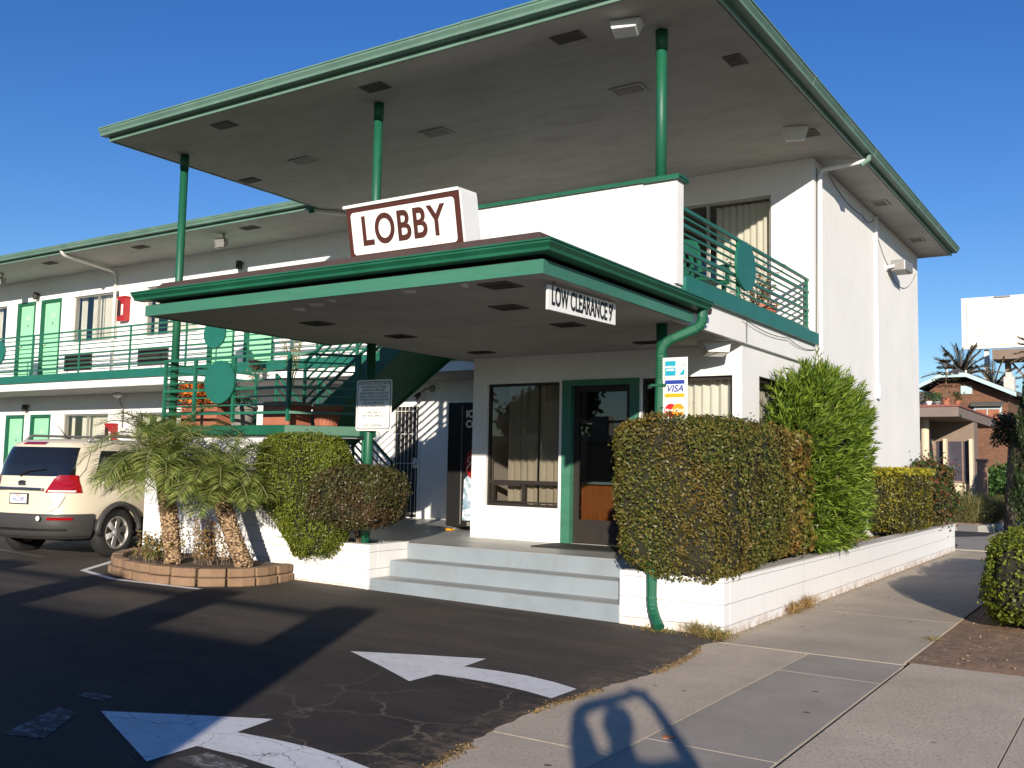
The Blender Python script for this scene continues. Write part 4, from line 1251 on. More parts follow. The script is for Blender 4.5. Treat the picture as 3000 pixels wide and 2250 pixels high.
# ================================================================ lamps
def flood(loc, rz, label, s=1.0, mat='offwhite', tilt_=0.45):
    r = thing('flood_light', label, 'flood light', loc, 'flood lights under the eaves', rz)
    q = MB()
    a, b, d = .17 * s, .11 * s, .16 * s
    P = [(-a, -.05 * s, 0), (a, -.05 * s, 0), (a, .14 * s, 0), (-a, .14 * s, 0), (-a * .72, -.13 * s, -d * .8), (a * .72, -.13 * s, -d * .8), (a * .72, .05 * s, -d), (-a * .72, .05 * s, -d)]
    q.add(P, [(0, 1, 2, 3), (7, 6, 5, 4), (0, 4, 5, 1), (1, 5, 6, 2), (2, 6, 7, 3), (3, 7, 4, 0)])
    q.build('lamp_housing', mat, r, local=True, bevel=.006, recalc=True)
    z = -d * .95
    MB().add([(-a * .6, -.115 * s, -d * .83 - .004), (a * .6, -.115 * s, -d * .83 - .004), (a * .6, .035 * s, -d - .004), (-a * .6, .035 * s, -d - .004)], [(3, 2, 1, 0)]).build('lens', 'glass', r, local=True)
    return r
flood((-4.42, 8.69, EZ), R_(15), 'bright white boxy flood light at the front edge of the upper soffit', 1.0, 'white')
flood((-3.91, 12.78, EZ), R_(200), 'shaded boxy flood light on the soffit above the balcony corner', 1.0)
flood((-4.25, 10.75, 3.09), R_(40), 'boxy flood light under the balcony above the curtained lobby window', 1.05)
def hang(loc, label, rz):
    r = thing('flood_light', label, 'flood light', loc, 'small swivel flood lights under the wing eave', rz)
    MB().tube([(0, 0, 0), (0, 0, -.09)], .02, 8).tube([(0, 0, 0), (0, 0, -.012)], .05, 12).build('bracket', 'greymetal', r, local=True)
    q = MB()
    P = [(-.15, -.14, -.12), (.15, -.14, -.12), (.13, -.10, -.32), (-.13, -.10, -.32), (-.07, .06, -.10), (.07, .06, -.10), (.06, .06, -.22), (-.06, .06, -.22)]
    q.add(P, [(4, 7, 6, 5), (0, 4, 5, 1), (1, 5, 6, 2), (2, 6, 7, 3), (3, 7, 4, 0)])
    q.add([(x * .97, y * .97, z * .99 - .003) for x, y, z in P], [(5, 6, 7, 4), (1, 5, 4, 0), (2, 6, 5, 1), (3, 7, 6, 2), (0, 4, 7, 3)])
    q.build('lamp_housing', 'greymetal', r, local=True)
    MB().add([(-.11, -.130, -.14), (.11, -.130, -.14), (.10, -.100, -.295), (-.10, -.100, -.295)], [(0, 3, 2, 1)]).build('lens', 'alu', r, local=True)
hang((-15.8, 13.02, EZ), 'small swivel flood light under the wing eave beside the tall left pole', R_(10))
hang((-24.42, 13.16, EZ), 'small swivel flood light under the wing eave at the left edge', R_(10))
r = thing('wall_light', 'grey box security light on a bracket on the white side wall', 'wall light', (SX, 18.9, 5.46))
MB().tube([(SX, 18.75, 5.42), (SX + .16, 18.75, 5.44)], .03, 10).tube([(SX, 18.75, 5.42), (SX + .02, 18.75, 5.42)], .07, 12).build('bracket', 'white', r)
MB().prism([(SX + .08, 18.8), (SX + .34, 18.8), (SX + .38, 19.3), (SX + .08, 19.3)], 5.36, 5.56).build('lamp_housing', 'greymetal', r, bevel=.02)
MB().box(SX + .10, SX + .33, 18.84, 19.26, 5.352, 5.359).build('lens', 'greymetal', r)
def jar_lamp(x, z, label):
    r = thing('wall_lantern', label, 'wall lantern', (x, FY, z), 'jar lanterns between the room doors')
    MB().lathe((x, FY - .10, z), [(.0, .06), (.062, .055), (.07, 0), (.07, -.10), (.05, -.12), (0, -.12)], 14).box(x - .02, x + .02, FY - .08, FY, z, z + .04).build('lamp_cap', 'dark_frame', r)
    MB().lathe((x, FY - .10, z - .12), [(.052, 0), (.055, -.10), (.035, -.15), (0, -.155)], 14).build('glass_jar', 'glass', r)
jar_lamp(-24.30, 5.80, 'upper jar lantern between the two mint doors at far left')
jar_lamp(-16.45, 5.85, 'jar lantern just above the canopy gutter, left of the lobby sign')
jar_lamp(-24.50, 2.86, 'lower jar lantern above the tan car between two mint doors')
r = thing('ceiling_camera', 'dome fitting on a stem below the walkway, left of the landing', 'ceiling fitting', (-20.4, 13.9, 3.12))
MB().lathe((-20.4, 13.9, 3.12), [(.03, 0), (.11, -.02), (.12, -.07), (.05, -.12), (0, -.13)], 14).build('lamp_cap', 'offwhite', r)
MB().tube([(-20.4, 13.95, 3.0), (-20.4, 14.05, 2.75), (-20.4, 14.06, 2.3)], .02, 6).build('stem', 'greymetal', r)
r = thing('spot_light', 'small round adjustable spot light beside the barred security door', 'wall light', (-11.15, FY, 2.93))
MB().lathe((-11.1, FY, 2.98), [(.07, 0), (.06, -.03), (.02, -.04)], 14, 'y').tube([(-11.1, FY - .03, 2.98), (-11.18, FY - .12, 2.95), (-11.28, FY - .16, 2.86)], .028, 8).build('bracket', 'greymetal', r)
MB().tube([(-11.26, FY - .15, 2.89), (-11.34, FY - .20, 2.78)], [.035, .06], 12).build('lamp_head', 'dark_frame', r)

def cabinet(x, z, label):
    r = thing('extinguisher_cabinet', label, 'fire cabinet', (x, FY, z), 'red fire extinguisher cabinets')
    MB().box(x - .15, x + .15, FY - .16, FY - .002, z, z + .56).box(x - .17, x + .17, FY - .17, FY - .02, z + .56, z + .60).build('cabinet_box', 'red', r, bevel=.01)
    MB().box(x - .12, x - .01, FY - .166, FY - .161, z + .12, z + .50).build('cabinet_window', 'dark_frame', r)
    MB().box(x + .02, x + .10, FY - .165, FY - .161, z + .14, z + .40).build('label_plate', 'offwhite', r)
cabinet(-20.52, 4.85, 'red extinguisher cabinet on the upper walkway wall by the downspout')
cabinet(-20.75, 1.80, 'red extinguisher cabinet on the lower wall beyond the tan car')

# ================================================================ drinks machine
mx0, mx1, my = -9.12, -8.14, 12.0
r = thing('vending_machine', 'black drinks vending machine lettered ICE COLD beside the lobby wall', 'vending machine', (-8.6, 12.4, .58))
MB().box(mx0, mx1, my, 12.8, .64, 2.54).build('machine_body', 'black', r, bevel=.012)
MB().box(mx0 + .06, mx0 + .12, my + .1, 12.7, .576, .64).box(mx1 - .12, mx1 - .06, my + .1, 12.7, .576, .64).build('foot', 'greymetal', r)
MB().box(mx0 + .27, mx0 + .285, my - .006, my + .001, .68, 2.5).build('door_trim', 'greymetal', r)
def ice_mat():
    m_, n, p = new_mat('ice_picture')
    v = mapped(n)
    vo = node(n, "ShaderNodeTexVoronoi"); vo.inputs['Scale'].default_value = 11
    n.links.new(v, vo.inputs['Vector'])
    c = ramp(n, vo.outputs['Color'], [(0.2, (.30, .42, .52)), (.5, (.66, .76, .82)), (.8, (.85, .88, .90))])
    c = mix(n, ramp(n, noise(n, v, 14, 4), [(.45, (0, 0, 0)), (.6, (.7,) * 3)]), c, (.12, .22, .28))
    n.links.new(c, p.inputs['Base Color']); p.inputs['Roughness'].default_value = .25
    return m_
MAT['ice'] = ice_mat()
ix0 = mx0 + .31
MB().box(ix0, mx1 - .05, my - .004, my + .001, .72, 2.46).build('front_panel', 'ink', r)
MB().extr([(ix0 + .01, my - .007, .74), (mx1 - .06, my - .007, .74), (mx1 - .06, my - .007, 1.25), (ix0 + .24, my - .007, 1.30), (ix0 + .10, my - .007, 1.42), (ix0 + .03, my - .007, 1.36)], (0, .002, 0)).build('ice_picture', 'ice', r, recalc=True)
P = [(ix0 + .30 + .26 * math.cos(t), my - .006, 1.60 + .26 * math.sin(t)) for t in (2 * math.pi * k / 36 for k in range(36))]
MB().extr(P, (0, .0015, 0)).build('red_disc', 'red', r, recalc=True)
P = []
for k in range(14):
    t = k / 13; P.append((ix0 + .07 + .46 * t, my - .0085, 1.50 + .10 * math.sin(t * 5.5) + .04))
P += [(x, y, z - .045 - .02 * math.sin(i)) for i, (x, y, z) in enumerate(P[::-1])]
MB().extr(P, (0, .001, 0)).build('white_ribbon', 'signwhite', r, recalc=True)
text('machine_lettering', 'Coca-Cola', .13, 'signwhite', r, (ix0 + .30, my - .0085, 1.66), ext=.0008, shear=.3, xs=.8)
text('machine_lettering', 'ICE\nCOLD', .155, 'signwhite', r, (ix0 + .04, my - .006, 2.28), ext=.0008, bold=.006, align='LEFT', xs=.95)
MB().box(ix0 + .1, mx1 - .08, my - .012, my - .003, .66, .72).build('delivery_flap', 'greymetal', r)
r = thing('yellow_wedge', 'small yellow wedge under the front foot of the vending machine', 'wedge', (-9.0, 11.9, .58))
MB().prism([(-9.06, 11.90), (-8.94, 11.90), (-8.94, 11.98), (-9.06, 11.98)], .582, .605).build('wedge_block', 'card_gold', r)

# reception counter inside the lobby
r = thing('reception_counter', 'wood-panelled reception counter seen through the lobby door', 'counter', (-6.4, 12.9, .58))
MB().box(-7.15, -5.0, 12.65, 13.3, .585, 1.33).build('counter_front', 'wood', r)
MB().box(-7.2, -4.9, 12.58, 13.35, 1.331, 1.37).build('counter_top', 'countertop', r, bevel=.006)

# balcony chair
def plastic_chair(loc, rz, label):
    r = thing('balcony_chair', label, 'chair', loc, None, rz)
    MB().box(-.24, .24, -.24, .24, .40, .44).build('seat', 'green', r, local=True, bevel=.008)
    q = MB()
    q.beam((-.24, .24, .42), (-.25, .34, .98), .05, .03); q.beam((.24, .24, .42), (.25, .34, .98), .05, .03)
    q.beam((-.25, .34, .96), (.25, .34, .96), .03, .16); q.beam((-.24, .27, .60), (.24, .27, .60), .03, .07)
    for x in (-.12, 0, .12): q.beam((x, .28, .60), (x, .33, .90), .05, .02)
    q.build('backrest', 'green', r, local=True)
    for sx in (-1, 1):
        MB().beam((sx * .28, -.2, .64), (sx * .28, .28, .66), .05, .03).beam((sx * .28, -.2, .64), (sx * .28, -.2, .40), .04, .04).build('armrest', 'green', r, local=True)
        for sy in (-1, 1): MB().beam((sx * .23, sy * .22, 0), (sx * .22, sy * .2, .41), .045, .045).build('leg', 'green', r, local=True)
plastic_chair((-4.62, 11.15, 3.475), R_(62), 'green slatted chair on the corner balcony behind the railing')

# ================================================================ car
C_ = thing('parked_car', 'cream estate SUV with charcoal bumper parked nose-in at the left edge', 'car', (-13.74, 8.66, 0.115), None, 0.225)
MAT['carpaint'] = M('cream_car_paint', (0.68, 0.60, 0.46), 0.32, 0.02, 2, spec=0.6)
MAT['cladding'] = M('charcoal_cladding', (0.045, 0.043, 0.042), 0.55, 0.1, 30)
def lamp_red():
    m_, n, p = new_mat('red_lamp_plastic')
    v = mapped(n)
    br = node(n, "ShaderNodeTexChecker"); br.inputs['Scale'].default_value = 60
    br.inputs[1].default_value = (.20, .003, .005, 1); br.inputs[2].default_value = (.36, .010, .012, 1)
    n.links.new(v, br.inputs['Vector']); n.links.new(br.outputs[0], p.inputs['Base Color'])
    p.inputs['Roughness'].default_value = .12; p.inputs['Coat Weight'].default_value = .6
    return m_
MAT['lampred'] = lamp_red()
def lerp_tab(tab, z):
    for i in range(len(tab) - 1):
        if z <= tab[i + 1][0]:
            t = (z - tab[i][0]) / (tab[i + 1][0] - tab[i][0]); t = max(0, t)
            return tab[i][1] + (tab[i + 1][1] - tab[i][1]) * t
    return tab[-1][1]
HW = [(.30, .86), (.36, .90), (.50, .925), (.75, .94), (.95, .935), (1.06, .905), (1.12, .875), (1.20, .86), (1.35, .83), (1.55, .77), (1.64, .74), (1.70, .68), (1.725, .59), (1.745, .45)]
YR = [(.30, -.86), (.36, -.93), (.50, -.965), (.62, -.97), (.66, -.945), (.95, -.945), (1.12, -.90), (1.35, -.86), (1.55, -.79), (1.66, -.73), (1.71, -.60), (1.725, -.40), (1.745, -.15)]
YF = [(.30, 3.55), (.40, 3.66), (.60, 3.70), (.80, 3.62), (.92, 3.30), (1.02, 2.55), (1.12, 2.25), (1.35, 1.85), (1.52, 1.5), (1.65, 1.2), (1.72, .95), (1.745, .6)]
YC = 1.3
def outline(z, t, off=0.0):
    """t in 0..pi: rear centre (0) - right side (pi/2) - front centre (pi); returns x,y on the right half"""
    w_, yr, yf = lerp_tab(HW, z) + off, lerp_tab(YR, z) - off, lerp_tab(YF, z) + off
    if t <= math.pi / 2:
        nx_, ny_ = 6.0, 3.2
        s_, c_ = math.sin(t), math.cos(t)
        x = w_ * s_ ** (2 / ny_); y = YC - (YC - yr) * c_ ** (2 / nx_)
    else:
        s_, c_ = math.sin(t), -math.cos(t)
        x = w_ * s_ ** (2 / 4.0); y = YC + (yf - YC) * c_ ** (2 / 4.0)
    return x, y
def t_of_x(z, x):
    return math.asin(min(1, (x / lerp_tab(HW, z)) ** (3.2 / 2)))
def t_of_y(z, y):
    return math.acos(min(1, ((YC - y) / (YC - lerp_tab(YR, z))) ** (6.0 / 2)))
TS = sorted({*[math.pi * k / 44 for k in range(45)], .02, .045, .1, math.pi / 2 - .03, math.pi / 2 + .03, 1.2, 1.3, 1.45})
def shell(zs, off=0.0):
    m_ = MB()
    ring_n = 2 * len(TS) - 2
    for z in zs:
        pts = [outline(z, t, off) for t in TS]
        ring = pts + [(-x, y) for x, y in pts[-2:0:-1]]
        m_.v += [(x, y, z) for x, y in ring]
    for i in range(len(zs) - 1):
        for k in range(ring_n):
            k2 = (k + 1) % ring_n
            m_.f.append((i * ring_n + k, i * ring_n + k2, (i + 1) * ring_n + k2, (i + 1) * ring_n + k))
    m_.f.append(tuple(range(ring_n))[::-1]); m_.f.append(tuple(range((len(zs) - 1) * ring_n, len(zs) * ring_n)))
    m_.m = [0] * len(m_.f)
    return m_
zs_body = [.44, .50, .56, .60, .64, .70, .78, .86, .94, 1.0, 1.06, 1.12, 1.2, 1.28, 1.36, 1.44, 1.52, 1.58, 1.64, 1.68, 1.705, 1.725, 1.738, 1.745]
body = shell(zs_body).build('body', 'carpaint', C_, local=True, recalc=True)
clad = shell([.30, .33, .36, .40, .46, .52, .56, .58], .012).build('lower_cladding', 'cladding', C_, local=True, recalc=True)
# rear bumper wraps higher at the corners
WB = 2.70
cutters = []
for (wy, rr_) in ((0, .415), (WB, .415)):
    for sx in (-1, 1):
        c = MB().tube([(sx * .55, wy, .36), (sx * 1.3, wy, .36)], rr_, 40).build('cut', 'black', None, recalc=True)
        cutters.append(c)
        c.matrix_world = Matrix.Translation(C_.location) @ Matrix.Rotation(C_.rotation_euler.z, 4, 'Z')
for tgt in (body, clad):
    for k, c in enumerate(cutters):
        bmod = tgt.modifiers.new('cut%d' % k, 'BOOLEAN'); bmod.operation = 'DIFFERENCE'; bmod.object = c; bmod.solver = 'EXACT'
bpy.context.view_layer.update()
dg = bpy.context.evaluated_depsgraph_get()
for tgt in (body, clad):
    me = bpy.data.meshes.new_from_object(tgt.evaluated_get(dg))
    tgt.modifiers.clear()
    tgt.data = me
    me.polygons.foreach_set('use_smooth', [True] * len(me.polygons))
    me.update()
    e_ = tgt.modifiers.new('split', 'EDGE_SPLIT'); e_.split_angle = R_(32)
for c in cutters: bpy.data.objects.remove(c)

def panel(name, mat, z0, z1, t0, t1, off, parent=C_, nz=8, ntt=14, mirror=False, both=False):
    """curved panel following the body skin; t0, t1 are functions of z"""
    m_ = MB()
    for sgn in ((1, -1) if both else ((-1,) if mirror else (1,))):
        b = len(m_.v)
        for i in range(nz + 1):
            z = z0(0) + (z1(0) - z0(0)) * i / nz if callable(z0) else z0 + (z1 - z0) * i / nz
            for j in range(ntt + 1):
                a, c = t0(z), t1(z)
                t = a + (c - a) * j / ntt
                x, y = outline(z, abs(t), off)
                m_.v.append((sgn * (x if t >= 0 else -x), y, z))
        w_ = ntt + 1
        for i in range(nz):
            for j in range(ntt):
                q_ = (b + i * w_ + j, b + i * w_ + j + 1, b + (i + 1) * w_ + j + 1, b + (i + 1) * w_ + j)
                m_.f.append(q_ if sgn > 0 else q_[::-1]); m_.m.append(0)
    return m_.build(name, mat, parent, local=True, smooth=True)
MAT['carglass'] = M('privacy_glass', (0.010, 0.011, 0.014), 0.04, 0.05, 3, spec=0.8)
rw = panel('rear_window', 'carglass', 1.19, 1.61, lambda z: -t_of_x(z, .70 - (z - 1.19) * .18), lambda z: t_of_x(z, .70 - (z - 1.19) * .18), .006, ntt=30)
panel('high_brake_light', 'lampred', 1.645, 1.685, lambda z: -t_of_x(z, .20), lambda z: t_of_x(z, .20), .012)
sw = panel('side_window', 'carglass', 1.14, 1.57, lambda z: t_of_y(z, -.42 + (z - 1.1) * .45), lambda z: math.pi / 2 + .02, .006, ntt=24)
panel('side_window', 'carglass', 1.15, 1.56, lambda z: math.pi / 2 + .03, lambda z: 2.45 - (z - 1.1) * .5, .006)
panel('side_window', 'carglass', 1.10, 1.50, lambda z: t_of_y(z, -.42 + (z - 1.1) * .45), lambda z: math.pi / 2 + .02, .006, ntt=24, mirror=True)
tl_ = panel('tail_lamp', 'lampred', .96, 1.21, lambda z: t_of_x(z, .43 + (z - .96) * .35 if z < 1.16 else .50 + (z - 1.16) * 1.0), lambda z: t_of_y(z, -.60), .012, nz=10, ntt=20)
panel('lens_strip', 'offwhite', .968, .995, lambda z: t_of_x(z, .47), lambda z: t_of_x(z, .76), .016, parent=tl_)
tl2 = panel('tail_lamp', 'lampred', .96, 1.21, lambda z: t_of_x(z, .43 + (z - .96) * .35), lambda z: t_of_y(z, -.52), .012, nz=10, ntt=20, mirror=True)
rb = panel('rear_bumper', 'cladding', .34, .66, lambda z: -t_of_y(z, -.42), lambda z: t_of_y(z, -.42), .022, nz=10, ntt=60)
panel('bumper_step', 'black', .42, .455, lambda z: -t_of_x(z, .70), lambda z: t_of_x(z, .70), .034, parent=rb)
panel('reflector', 'lampred', .575, .615, lambda z: t_of_x(z, .50), lambda z: t_of_x(z, .76), .034, parent=rb)
panel('reflector', 'lampred', .575, .615, lambda z: t_of_x(z, .50), lambda z: t_of_x(z, .76), .034, parent=rb, mirror=True)
# tailgate seam
seam = MB()
for sgn in (1, -1):
    pts = []
    for z, x in ((.67, .30), (.69, .52), (.76, .62), (.88, .67), (1.0, .70), (1.3, .745), (1.55, .70), (1.66, .62)):
        xx_, yy_ = outline(z, t_of_x(z, x), .003); pts.append((sgn * xx_, yy_, z))
    seam.tube(pts, .004, 5)
seam.build('tailgate_seam', 'ink', C_, local=True)
yk = lambda z, x=0: outline(z, t_of_x(z, x), 0)[1]
MB().box(-.42, .42, yk(1.0) - .035, yk(1.0) - .001, .985, 1.03).build('trim_bar', 'chrome', C_, local=True, bevel=.01)
lp = MB().box(-.175, .175, yk(.85) - .022, yk(.85) - .002, .79, .945).build('licence_plate', 'ink', C_, local=True, bevel=.006)
MB().box(-.155, .155, yk(.85) - .0245, yk(.85) - .0225, .805, .93).build('plate_face', 'signwhite', lp, local=True)
text('plate_lettering', '6SJZ208', .085, 'card_blue', lp, (0, yk(.85) - .0265, .862), local=True, xs=.74, ext=.0008)
text('plate_lettering', 'California', .03, 'card_red', lp, (0, yk(.85) - .0265, .915), local=True, ext=.0005)
P = [(.085 * math.cos(t), yk(1.11) - .014, 1.085 + .042 * math.sin(t)) for t in (2 * math.pi * k / 32 for k in range(32))]
em = MB().extr(P, (0, .03, 0)).build('emblem', 'ink', C_, local=True, recalc=True)
P = [(.083 * math.cos(t), yk(1.11) - .016, 1.085 + .040 * math.sin(t)) for t in (2 * math.pi * k / 32 for k in range(33))]
MB().tube(P, .004, 6).build('emblem_ring', 'chrome', em, local=True)
text('emblem_lettering', 'KIA', .05, 'chrome', em, (0, yk(1.11) - .0165, 1.085), local=True, ext=.001, bold=.001, xs=1.15)
MB().tube([(-.05, yk(1.21) - .03, 1.21), (.1, yk(1.26) - .03, 1.26), (.38, yk(1.30) - .025, 1.295)], .009, 6).tube([(-.05, yk(1.21) - .03, 1.21), (-.05, yk(1.19), 1.19)], .02, 8).build('wiper', 'black', C_, local=True)
MB().extr([(.42 + .035 * math.cos(2 * math.pi * k / 20), yk(.6) - .040, .60 + .035 * math.sin(2 * math.pi * k / 20)) for k in range(20)], (0, .002, 0)).build('round_sticker', 'signwhite', rb, local=True)
for sx in (-1, 1):
    MB().tube(bend([(sx * .61, -.35, 1.70), (sx * .62, -.22, 1.785), (sx * .62, 1.2, 1.80), (sx * .60, 1.45, 1.70)], 6, .12), .020, 8).build('roof_rail', 'greymetal', C_, local=True, smooth=True)
MB().tube([(.10, -.22, 1.74), (.06, -.42, 1.96)], [.010, .003], 6).lathe((.10, -.20, 1.738), [(.03, 0), (.02, .03), (0, .035)], 10).build('antenna', 'black', C_, local=True)
for sx in (-1, 1): MB().tube([(sx * .945, -.405, .36), *[(sx * .95, -.43 * math.cos(a), .36 + .43 * math.sin(a)) for a in (math.pi * k / 16 for k in range(1, 16))], (sx * .945, .405, .36)], .042, 8).build('wheel_arch_trim', 'cladding', C_, local=True, smooth=True)
MB().box(-.66, .66, -.55, 3.4, .26, .32).box(-.55, .55, -.5, 3.2, .32, .9).build('underbody', 'black', C_, local=True)
MB().box(-.70, .70, -.45, 2.2, .62, .70).build('interior_floor', 'black', C_, local=True)
def wheel(sx, wy):
    x = sx * .93
    tyre = MB().lathe((x, wy, .367), [(.235, -.20 * sx), (.33, -.205 * sx), (.362, -.18 * sx), (.368, -.10 * sx), (.362, -.022 * sx), (.335, -.0 * sx), (.27, .004 * sx), (.238, -.012 * sx), (.228, -.03 * sx), (.222, -.16 * sx), (.235, -.20 * sx)], 40, 'x', cap=False)
    o_ = tyre.build('tyre', 'rubber', C_, local=True, smooth=True, recalc=True)
    o_.name = 'wheel'
    q = MB().lathe((x, wy, .367), [(.238, -.012 * sx), (.225, -.010 * sx), (.215, -.035 * sx), (.21, -.15 * sx), (0, -.15 * sx)], 40, 'x', cap=False)
    q.build('rim', 'alu', o_, local=True, recalc=True)
    s_ = MB()
    for k in range(6):
        a = 2 * math.pi * k / 6 + .3
        d = Vector((0, math.cos(a), math.sin(a))); c = Vector((x - .03 * sx, wy, .367))
        e = Vector((0, -math.sin(a), math.cos(a)))
        P = [c + d * .04 - e * .034, c + d * .04 + e * .034, c + d * .218 + e * .046, c + d * .218 - e * .046]
        s_.extr([P[0], P[1], P[2], P[3]], (-.03 * sx, 0, 0))
    s_.lathe((x - .02 * sx, wy, .367), [(.07, -.03 * sx), (.06, .0), (0, .004 * sx)], 18, 'x')
    s_.build('spokes', 'chrome', o_, local=True, recalc=True, bevel=.004)
for sx in (-1, 1):
    for wy in (0, WB): wheel(sx, wy)
# ================================================================ plants
LF = {}
LF['hedge_dark'] = leaf_mat('dark_hedge_leaf', [(.028, .040, .008), (.06, .080, .013), (.10, .118, .020), (.14, .135, .03), (.17, .12, .035)], [(.08, .055, .016), (.16, .10, .024), (.19, .095, .028), (.08, .09, .02)], 1.2, .47, .70, rough=.45, trans=.2, spec=.25)
LF['hedge_warm'] = leaf_mat('yellowing_hedge_leaf', [(.05, .08, .012), (.14, .14, .02), (.22, .18, .03), (.08, .10, .02)], [(.20, .08, .025), (.26, .16, .04), (.14, .11, .02), (.05, .04, .015)], 2.2, .45, .58, rough=.4)
LF['hedge_bright'] = leaf_mat('bright_hedge_leaf', [(.05, .075, .008), (.11, .15, .014), (.17, .21, .02), (.23, .25, .03)], [(.07, .07, .010), (.15, .13, .015)], 1.6, .55, .75, trans=.3)
LF['hedge_small'] = leaf_mat('olive_hedge_leaf', [(.022, .030, .010), (.045, .055, .015), (.08, .08, .025), (.13, .11, .045)], [(.12, .06, .028), (.05, .04, .015)], 2.4, .46, .62, rough=.42, trans=.2, spec=.35)
LF['oleander'] = leaf_mat('oleander_leaf', [(.03, .06, .008), (.07, .12, .012), (.14, .21, .02), (.24, .31, .045)], rough=.5, trans=.3, spec=.18)
LF['golden'] = leaf_mat('golden_hedge_leaf', [(.035, .04, .010), (.08, .08, .012), (.20, .18, .018), (.30, .25, .02)], [(.03, .028, .012), (.06, .055, .02)], 3, .46, .6, trans=.25)
LF['goldtop'] = leaf_mat('golden_new_leaf', [(.28, .26, .02), (.42, .36, .03), (.18, .18, .02)], trans=.3)
LF['redshrub'] = leaf_mat('reddish_shrub_leaf', [(.02, .05, .012), (.04, .08, .02), (.06, .10, .02), (.22, .05, .03)], [(.25, .06, .03), (.06, .05, .02)], 3, .5, .65)
LF['palm'] = leaf_mat('palm_leaflet', [(.075, .11, .022), (.15, .205, .040), (.25, .31, .065), (.36, .36, .13)], rough=.5, trans=.3, spec=.15)
LF['palmdark'] = leaf_mat('dark_palm_leaflet', [(.006, .008, .006), (.012, .016, .010), (.03, .028, .016)], trans=.05, spec=.15)
LF['conifer'] = leaf_mat('conifer_needles', [(.012, .028, .008), (.03, .05, .014), (.055, .075, .02)], trans=.15)
LF['grass'] = leaf_mat('tall_grass_blade', [(.10, .11, .03), (.20, .19, .07), (.30, .26, .12), (.12, .15, .04)], trans=.3)
LF['weed'] = leaf_mat('weed_blade', [(.07, .12, .02), (.16, .18, .05), (.35, .22, .08), (.45, .30, .13)], trans=.3)
LF['dry'] = leaf_mat('dry_stalk_leaf', [(.35, .20, .07), (.45, .30, .14), (.22, .12, .05), (.12, .13, .04)], trans=.3)
LF['brush'] = leaf_mat('rusty_ground_cover_leaf', [(.16, .07, .03), (.22, .11, .05), (.09, .08, .03), (.28, .16, .08)], trans=.2)
LF['tropic'] = leaf_mat('broad_green_leaf', [(.02, .06, .012), (.05, .12, .025), (.10, .18, .04)], trans=.2)
LF['orange'] = leaf_mat('orange_flower', [(.70, .16, .015), (.80, .28, .02), (.55, .08, .01), (.06, .08, .02)], trans=.2)
MAT['hedgecore'] = M('hedge_dark_core', (.018, .018, .009), .95, .4, 20)  # near-black colour of the light-blocking core added inside the foliage

